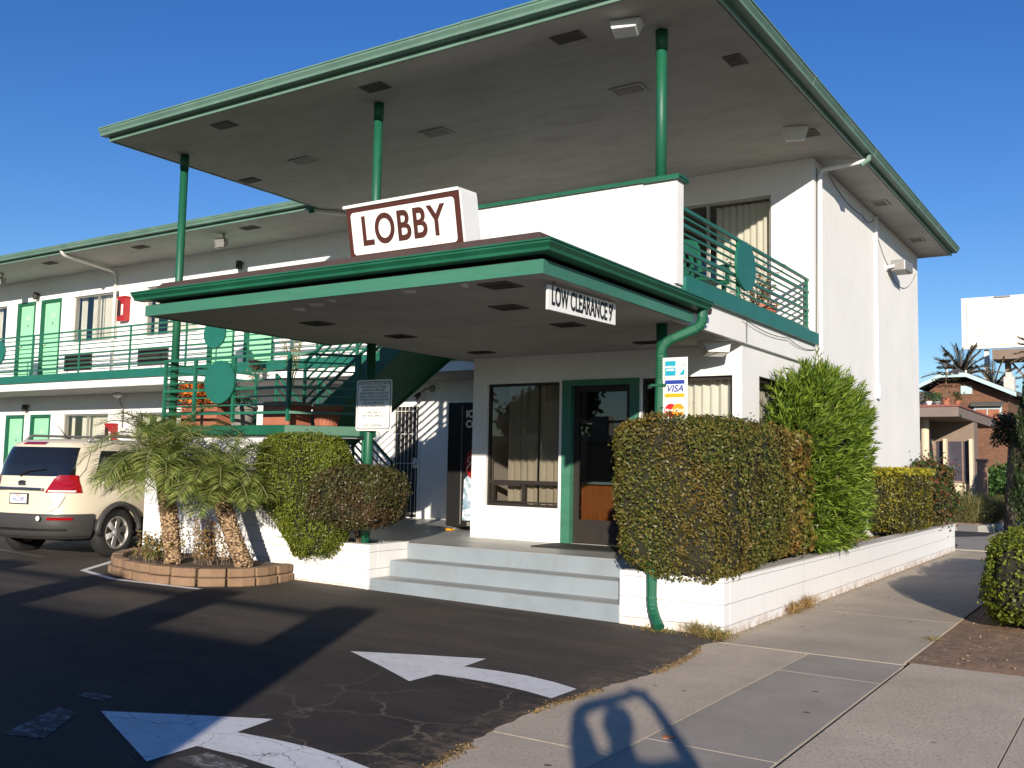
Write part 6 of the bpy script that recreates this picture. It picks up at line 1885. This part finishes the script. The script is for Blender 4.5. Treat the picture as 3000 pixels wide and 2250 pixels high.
# rooftop flower pots and little conifer on the brown building
r = thing('rooftop_sapling', 'small sparse conifer in a pot standing on the brown building roof', 'tree', (-5.45, 33.6, 3.76))
MB().lathe((-5.45, 33.6, 3.762), [(.10, 0), (.14, .22), (0, .22)], 14).build('pot', 'terracotta', r)
MB().tube([(-5.45, 33.6, 3.95), (-5.43, 33.6, 5.45)], [.03, .01], 6).build('trunk', 'bark', r)
n = 900; t = RNG.uniform(0, 1, n) ** .8; a = RNG.uniform(0, 6.28, n); lay = np.round(t * 6) / 6
rad = .62 * (1 - lay) ** .8 * RNG.uniform(.1, 1, n) + .04
P = np.stack([-5.44 + rad * np.cos(a), 33.6 + rad * np.sin(a), 4.15 + lay * 1.25 + RNG.normal(0, .025, n) + rad * .12], 1)
fast_quads('crown', leaves(P, np.tile([0, 0, 1.], (n, 1)), .13, .03, .4), leaf_mat('sapling_needles', [(.03, .04, .015), (.06, .05, .02), (.10, .07, .03)]), r)
for i, (x, lab) in enumerate(((-5.95, 'white rooftop pot left of the small conifer'), (-5.70, 'green topped rooftop pot close to the small conifer'), (-5.10, 'red rooftop box right of the small conifer'))):
    r = thing('rooftop_pot', lab, 'pot', (x, 33.5, 3.76))
    pot(r, (x, 33.5, 3.762), .06, .09, .14, ('white', 'greypot', 'terracotta')[i])
    n = 90; P = np.stack([x + RNG.normal(0, .09, n), 33.5 + RNG.normal(0, .09, n), 3.9 + RNG.uniform(0, .28, n)], 1)
    fast_quads('foliage', leaves(P, unit(RNG.normal(0, 1, (n, 3))), .09, .05, .8), LF['tropic' if i == 1 else 'redshrub'], r)
# shingled house with pale blue rake boards
H = thing('shingled_house', 'brown shingled gable house with pale blue roof edge and white chimney', 'house', (-6.6, 46, 0))
hw = MB().extr([(-8.0, 45.3, 0), (-4.95, 45.3, 0), (-4.95, 45.3, 4.95), (-6.35, 45.3, 5.55), (-7.45, 45.3, 5.55), (-8.0, 45.3, 5.2)], (0, 8, 0)).build('wall', 'shingle', H, recalc=True)
q = MB()
rl = [(-8.45, 5.28), (-7.42, 5.78), (-6.45, 5.78), (-4.55, 4.90)]
for i in range(3):
    (xa, za), (xb, zb) = rl[i], rl[i + 1]
    q.extr([(xa, 44.6, za - .02), (xb, 44.6, zb - .02), (xb, 44.6, zb + .10), (xa, 44.6, za + .10)], (0, 8.8, 0))
q.extr([(-7.42, 44.9, 5.88), (-6.45, 44.9, 5.88), (-6.93, 46.0, 6.20)], (0, 7, 0))
rf = q.build('roof', 'roofgrey', H, recalc=True)
q = MB()
for i in range(3):
    (xa, za), (xb, zb) = rl[i], rl[i + 1]
    q.extr([(xa, 44.54, za - .10), (xb, 44.54, zb - .10), (xb, 44.54, zb + .08), (xa, 44.54, za + .08)], (0, .058, 0))
q.build('rake_board', 'paleblue', rf, recalc=True)
ch = MB().box(-5.12, -4.72, 45.6, 46.1, 4.9, 5.72).box(-5.05, -4.80, 45.65, 46.0, 5.72, 5.92).build('chimney', 'brickwhite', rf)
MB().tube([(-7.25, 45, 5.7), (-7.25, 45, 6.06)], .05, 8).tube([(-6.5, 45, 5.7), (-6.5, 45, 6.0)], .04, 8).build('vent_pipe', 'offwhite', rf)
q = MB().box(-6.25, -5.18, 45.24, 45.299, 3.75, 4.45)
wf = q.build('window', 'paleblue', H)
MB().box(-6.17, -5.75, 45.22, 45.239, 3.8, 4.33).box(-5.70, -5.26, 45.22, 45.239, 3.8, 4.33).build('pane', M('rust_blind', (.30, .10, .05), .6, .2, 4), wf)
MB().extr([(-6.35, 44.95, 4.45), (-5.08, 44.95, 4.45), (-5.08, 45.29, 4.62), (-6.35, 45.29, 4.62)], (0, 0, .04)).build('awning', 'roofgrey', H, recalc=True)
q = MB().box(-6.75, -6.3, 45.24, 45.299, 5.0, 5.35).build('gable_vent', 'paleblue', H)
MB().box(-30, -7.9, 46, 52, 0, 5.05).build('side_wing', 'roofgrey', H)
# small dark house at the far right
D_ = thing('dark_bungalow', 'small dark bungalow with pale gable edge behind the shrubs at right', 'house', (-4.8, 52, 0))
MB().box(-7.5, -2.0, 52, 58, 0, 2.6).build('wall', 'nb_brown', D_)
q = MB().extr([(-7.2, 51.4, 2.95), (-5.9, 51.4, 3.45), (-1.5, 51.4, 2.55), (-1.5, 51.4, 2.45), (-7.2, 51.4, 2.55)], (0, 7, 0)).build('roof', 'roofgrey', D_, recalc=True)
MB().beam((-7.2, 51.36, 2.98), (-5.9, 51.36, 3.5), .06, .1).beam((-5.9, 51.36, 3.5), (-1.5, 51.36, 2.6), .06, .1).build('rake_board', 'paleblue', q)
w_ = MB().box(-6.0, -4.9, 51.95, 51.999, 1.3, 2.2).build('window', 'nb_glass', D_)
MB().box(-6.05, -6.0, 51.9, 51.95, 1.25, 2.25).box(-4.9, -4.85, 51.9, 51.95, 1.25, 2.25).box(-6.0, -4.9, 51.9, 51.95, 2.2, 2.25).build('window_frame', 'nb_beige', w_)
r = thing('brick_pillar', 'short pinkish brick pillar between the brown building and green shrubs', 'pillar', (-4.0, 33.0, .1))
MB().box(-4.50, -4.24, 33.0, 33.3, .15, 1.98).box(-4.53, -4.21, 32.96, 33.34, 1.98, 2.05).build('pillar_body', M('pink_brick', (.36, .20, .14), .9, .15, 6, .5, 30), r)

# billboard
BB = thing('billboard', 'big blank white billboard on posts above the neighbouring roofs', 'billboard', (-7, 60, 0))
MB().box(-8.85, -2.6, 60, 60.25, 8.65, 11.62).build('frame', 'offwhite', BB, bevel=.02)
MB().box(-8.55, -2.8, 59.95, 59.999, 8.85, 11.42).build('billboard_face', 'bbface', BB)
MB().box(-7.1, -6.3, 59.90, 59.999, 11.52, 11.60).build('maker_plate', 'greymetal', BB)
MB().box(-7.63 - .12, -7.63 + .12, 60.4, 60.7, 0, 8.65).build('post', 'offwhite', BB)
MB().box(-6.75, -6.45, 60.8, 61.1, 0, 8.65).box(-4.4, -4.1, 60.8, 61.1, 0, 8.65).build('post', 'nb_brown', BB)
MB().box(-7.2, -3.0, 59.3, 61.5, 7.95, 8.50).build('catwalk', 'nb_brown', BB)
MB().beam((-6.4, 60.9, 7.9), (-5.2, 60.9, 6.3), .12, .12).beam((-8.4, 60.2, 8.6), (-8.35, 60.2, 5.0), .05, .05).build('brace', 'nb_brown', BB)

def date_palm(label, c, R, nf, seed, trunk_base=0):
    r = thing('palm_tree', label, 'palm', (c[0], c[1], 0))
    rs = np.random.default_rng(seed)
    MB().tube([(c[0], c[1], 0), (c[0], c[1], c[2])], [.35, .28], 12).build('trunk', 'bark', r)
    LV = []; stem = MB()
    for f in range(nf):
        az = f * 2.39996; k = f / nf
        el = R_(75 - 95 * k + rs.uniform(-8, 8))
        d = Vector((math.cos(az) * math.cos(el), math.sin(az) * math.cos(el), math.sin(el)))
        P = [Vector(c)]; N = 12; L = R * rs.uniform(.8, 1.1)
        for s in range(N):
            d.z -= .07; d.normalize(); P.append(P[-1] + d * L / N)
        stem.tube(P[::3] + [P[-1]], .03, 4, cap=False)
        for s in range(3, N * 3):
            u_ = s / (N * 3); i = min(N - 1, int(u_ * N)); q_ = P[i].lerp(P[i + 1], u_ * N - i); dd = (P[i + 1] - P[i]).normalized()
            side = dd.cross(Vector((0, 0, 1)))
            if side.length < .05: side = Vector((1, 0, 0))
            side.normalize()
            for sg in (-1, 1):
                v_ = (side * sg * .7 + dd * .8 + Vector((0, 0, rs.uniform(-.1, .4)))).normalized(); ll = R * .20
                wv = Vector((0, 0, 1)).cross(v_).normalized() * .022
                LV.append([q_, q_ + v_ * ll * .5 + wv, q_ + v_ * ll, q_ + v_ * ll * .5 - wv])
    stem.build('frond_stem', 'bark', r)
    fast_quads('crown', np.array([[list(q) for q in z] for z in LV]), LF['palmdark'], r)
date_palm('dark date palm behind the shingled house roof', (-8.3, 56, 6.7), 1.9, 40, 3)
date_palm('dark palm behind the billboard posts near the chimney', (-6.9, 57, 6.0), 1.7, 34, 5)
date_palm('dark palm in front of the billboard at the right edge', (-3.95, 50, 7.0), 1.4, 30, 8)

def crown_tree(label, c, h, rr, z0, n, lm, L, W, name='tree', cat='tree', exp=2.0, group=None):
    r = thing(name, label, cat, (c[0], c[1], 0), group)
    MB().tube([(c[0], c[1], 0), (c[0] + .1, c[1], z0 + (h - z0) * .6)], [.16, .05], 8).build('trunk', 'bark', r)
    k = 26
    D = unit(RNG.normal(0, 1, (k, 3))); cc = np.array([c[0], c[1], (z0 + h) / 2]); hh = np.array([rr * .62, rr * .62, (h - z0) / 2 * .72])
    C0 = cc + D * hh * RNG.uniform(.5, 1.05, (k, 1))
    idx = RNG.integers(0, k, n)
    Q = unit(RNG.normal(0, 1, (n, 3)))
    P = C0[idx] + Q * (rr * .36 * RNG.uniform(.7, 1.08, n))[:, None] * np.array([1, 1, 1.1])
    fast_quads('crown', leaves(P, unit(Q + [0, 0, .4]), L, W, .7), LF[lm], r)
    return r
# conifer at the right edge
r = thing('conifer', 'tall dark columnar conifer at the right edge before the houses', 'tree', (-2.55, 29, 0))
MB().tube([(-2.55, 29, 0), (-2.55, 29, 4.6)], [.12, .03], 8).build('trunk', 'bark', r)
n = 16000; t = RNG.uniform(0, 1, n); a = RNG.uniform(0, 6.28, n)
rad = (.62 * (1 - t) ** .55 * np.minimum(1, t * 7 + .35)) * (1 + .18 * np.sin(a * 5 + t * 25)) * RNG.uniform(.8, 1.04, n)
P = np.stack([-2.55 + rad * np.cos(a), 29 + rad * np.sin(a), .3 + t * 4.4], 1)
Nn = unit(np.stack([np.cos(a), np.sin(a), np.full(n, .8)], 1))
fast_quads('crown', leaves(P, Nn, .10, .028, .5, along=unit(Nn * .6 + [0, 0, .9])), LF['conifer'], r)
crown_tree('bronze-leaved small tree beside the columnar conifer', (-3.42, 31), 3.6, .55, 2.0, 2200, 'redshrub', .09, .05)
for i, (x, y, h, rr, lab) in enumerate([(-4.0, 35.5, 1.9, .75, 'broad green shrub between the pink pillar and the conifer'), (-3.2, 34.2, 1.6, .6, 'lower green shrub just left of the conifer foot'), (-4.4, 40, 1.8, .9, 'dark green shrub in front of the dark bungalow')]):
    r = thing('shrub', lab, 'shrub', (x, y, .15))
    n = 2600; D = unit(RNG.normal(0, 1, (n, 3)) + [0, 0, .3])
    P = np.array([x, y, h * .5]) + D * np.array([rr, rr, h * .5]) * (1 + .2 * noise3(D * 3, 1.5, i))[:, None] * RNG.uniform(.7, 1.02, (n, 1))
    P = P[P[:, 2] > .1]; D = D[:len(P)]
    fast_quads('foliage', leaves(P, unit(D + [0, 0, .3]), .16, .06, .8), LF['tropic'], r)
    MB().tube([(x, y, .1), (x, y, h * .6)], [.05, .02], 6).build('stem', 'bark', r)
# grasses and brown ground cover
for i, (x, y, n, H_, lab) in enumerate([(-4.55, 30.9, 2600, 1.25, 'tall straw ornamental grass clump by the far kerb, left one'), (-4.05, 31.8, 2200, 1.05, 'straw ornamental grass clump by the far kerb, middle one'), (-3.95, 34.0, 1800, 1.0, 'straw ornamental grass clump by the far kerb, farthest one')]):
    tuft('ornamental_grass', lab, (x, y, .17), n, H_, .012, 'grass', (.22, .22), cat='grass', group='grass clumps by the far kerb', lean=.38)
n = 15000
P = np.stack([RNG.uniform(-6.5, -3.0, n), RNG.uniform(36, 50, n), np.zeros(n)], 1)
P[:, 2] = .2 + .95 * np.clip(1 - np.abs(P[:, 1] - 42) / 8, 0, 1) * (.75 + .25 * noise3(P, .9, 4)) + RNG.uniform(0, .15, n)
o_ = fast_quads('ground_cover', leaves(P, np.tile([0, -.5, 1.0], (n, 1)), .20, .11, .7), LF['brush'])
tag(o_, 'rusty brown ground cover bank in front of the dark bungalow', 'ground cover', kind='stuff')
bk = MB(); bk.v = [(x, y, .15 + .85 * max(0, 1 - abs(y - 42) / 8)) for y in np.linspace(34, 50, 17) for x in (-7, -3)]
bk.f = [(2 * i, 2 * i + 1, 2 * i + 3, 2 * i + 2) for i in range(16)]; bk.m = [0] * 16
struct(bk.build('earth_bank', 'soil', smooth=True))
# weed and shrub at wall foot in the planter
tuft('weed', 'small grey dry weed on the planter soil before the golden hedge', (-3.9, 15.6, .49), 120, .35, .010, 'dry', (.10, .12), lean=.4)

# ================================================================ behind the camera: the building whose shadow lies on the lot
K = thing('neighbouring_block', 'low block across the driveway behind the photographer, with roof piers and a rail', 'building', (-10, -6, 0))
KY = -3.0
MAT['nb_wall'] = M('neighbour_block_wall', (.34, .30, .25), .85, .08, 1, .2, 40)
def kz(z8): return z8 - 5 * math.tan(SUN_EL) / math.cos(SUN_AZ)
def kx(x8): return x8 - 5 * math.tan(SUN_AZ)
zs, zr, zp = kz(3.90), kz(4.345), kz(4.49)
MB().box(-40, kx(1.80), KY - 7, KY, 0, zs).build('wall', 'nb_wall', K)
pm_ = MB()
for a, b in ((1.30, 1.80), (-.76, -.22), (-2.74, -2.27), (-5.0, -4.3), (-7.1, -6.5), (-9.1, -8.5), (-11.2, -10.6)):
    pm_.box(kx(a), kx(b), KY - .3, KY - .001, zs, zp)
pm_.build('pier', 'nb_wall', K)
MB().box(-20, kx(1.5), KY - .18, KY - .10, zr - .04, zr + .04).build('rail', 'greymetal', K)
for x in (-4, -9, -14, -20):
    w_ = MB().box(x - .9, x + .9, KY + .001, KY + .05, 1.0, 2.3).build('window', 'dark_frame', K)
    MB().box(x - .82, x + .82, KY + .051, KY + .056, 1.08, 2.22).build('pane', 'nb_glass', w_)

for i, (x, y, h) in enumerate([(-35, -25, 8.5), (-31, -27, 6.5), (-27, -24, 9.0), (-22.5, -27, 7.0)]):
    crown_tree(['tall dark tree seen only as a reflection in the lobby window', 'shorter tree between the two tall ones reflected in the lobby window', 'tallest dark tree reflected in the lobby door', 'rounded tree at the right of the reflected row'][i], (x, y), h, 2.4, 2.2, 2500, 'conifer', .45, .22, group='trees across the lot behind the photographer')

# ================================================================ the photographer (seen only as a shadow)
MAT['skin'] = M('skin', (.48, .28, .19), .55, .06, 8)
MAT['shirt'] = M('navy_shirt', (.04, .05, .10), .85, .1, 8)
MAT['jeans'] = M('blue_jeans', (.06, .09, .16), .9, .15, 12)
PX, PY = .40, -.40
G = thing('person', 'person in a dark shirt raising a phone with both hands above the head', 'person', (PX, PY, 0))
def skin_mesh(name, J, E, Rr, mat, root_i=0, lv=2):
    me = bpy.data.meshes.new(name)
    me.from_pydata([(x + PX - PX, y, z) for x, y, z in J], E, [])
    o = bpy.data.objects.new(name, me); COL.objects.link(o)
    sk = o.modifiers.new('skin', 'SKIN')
    for i, rr in enumerate(Rr):
        me.skin_vertices[0].data[i].radius = (rr, rr) if not isinstance(rr, tuple) else rr
    me.skin_vertices[0].data[root_i].use_root = True
    sb_ = o.modifiers.new('sub', 'SUBSURF'); sb_.levels = lv; sb_.render_levels = lv
    dg_ = bpy.context.evaluated_depsgraph_get()
    m2 = bpy.data.meshes.new_from_object(o.evaluated_get(dg_))
    bpy.data.objects.remove(o)
    m2.name = name; m2.materials.clear(); m2.materials.append(MAT[mat])
    m2.polygons.foreach_set('use_smooth', [True] * len(m2.polygons))
    o = bpy.data.objects.new(name, m2); COL.objects.link(o); o.parent = G
    return o
J = [(0, 0, .98), (0, 0, 1.15), (0, -.01, 1.38), (0, .0, 1.47), (0, .015, 1.54), (0, .02, 1.62), (0, .015, 1.70),
     (-.10, 0, .93), (-.11, .02, .50), (-.12, -.02, .09), (-.13, .12, .04),
     (.10, 0, .93), (.11, .02, .50), (.12, -.02, .09), (.13, .12, .04),
     (-.21, 0, 1.42), (-.33, .10, 1.59), (-.31, .15, 1.69), (-.12, .28, 1.755), (-.03, .32, 1.785),
     (.21, 0, 1.42), (.36, .10, 1.47), (.345, .14, 1.51), (.13, .29, 1.745), (.04, .32, 1.785),
     (-.345, .115, 1.655), (.375, .12, 1.485)]
E_ = [(0, 1), (1, 2), (2, 3), (3, 4), (4, 5), (5, 6), (0, 7), (7, 8), (8, 9), (9, 10), (0, 11), (11, 12), (12, 13), (13, 14), (2, 15), (15, 16), (16, 25), (25, 17), (17, 18), (18, 19), (2, 20), (20, 21), (21, 26), (26, 22), (22, 23), (23, 24)]
Rr = [(.15, .11), (.14, .10), (.17, .11), .06, .065, .098, .082, .085, .06, .04, .035, .085, .06, .04, .035, .08, .06, .05, .038, .036, .08, .058, .048, .038, .036, .055, .055]
skin_mesh('body', J, E_, Rr, 'skin')
sh = [0, 1, 2, 15, 16, 20, 21]
skin_mesh('shirt', [J[i] for i in sh], [(0, 1), (1, 2), (2, 3), (3, 4), (2, 5), (5, 6)], [(.20, .13), (.19, .125), (.20, .13), .09, .072, .09, .072], 'shirt')
jn = [0, 7, 8, 9, 11, 12, 13]
skin_mesh('trousers', [J[0], J[7], J[8], (J[9][0], J[9][1], .12), J[11], J[12], (J[13][0], J[13][1], .12)], [(0, 1), (1, 2), (2, 3), (0, 4), (4, 5), (5, 6)], [(.17, .13), .105, .08, .065, .105, .08, .065], 'jeans')
MB().lathe((0, .005, 1.66), [(.0, .115), (.06, .10), (.095, .05), (.10, -.02), (.088, -.06), (0, -.02)], 20).build('hair', 'ink', G, local=True, smooth=True)
fg = MB()
for sx in (-1, 1):
    for k in range(4):
        x = sx * (.055 + .004 * k); z = 1.765 + .018 * k
        fg.tube([(x, .315, z), (x + sx * .012, .345, z + .006), (x - sx * .018, .362, z + .004), (x - sx * .034, .358, z)], [.009, .0085, .008, .006], 6)
    fg.tube([(sx * .05, .30, 1.77), (sx * .035, .318, 1.79), (sx * .018, .322, 1.805)], [.011, .010, .008], 6)
fg.build('fingers', 'skin', G, local=True, smooth=True)
fc = MB().tube([(0, .10, 1.625), (0, .125, 1.60), (0, .112, 1.592)], [.012, .016, .010], 8)
for sx in (-1, 1): fc.lathe((sx * .088, .01, 1.62), [(.0, -.02), (.02, -.01), (.022, .01), (0, .02)], 8, 'x')
fc.build('nose_and_ears', 'skin', G, local=True, smooth=True)
ey = MB()
for sx in (-1, 1): ey.lathe((sx * .032, .098, 1.635), [(0, -.012), (.012, 0), (0, .012)], 8, 'y')
ey.tube([(-.025, .098, 1.565), (0, .104, 1.562), (.025, .098, 1.565)], .005, 5)
ey.build('eyes_and_mouth', 'ink', G, local=True)
o_ = MB().box(PX - .075, PX + .075, PY + .325, PY + .335, 1.76, 1.83).build('phone', 'black', None, base=(PX, PY + .33, 1.83), bevel=.004)
tag(o_, 'dark phone held up in the photographer\'s hands', 'phone')
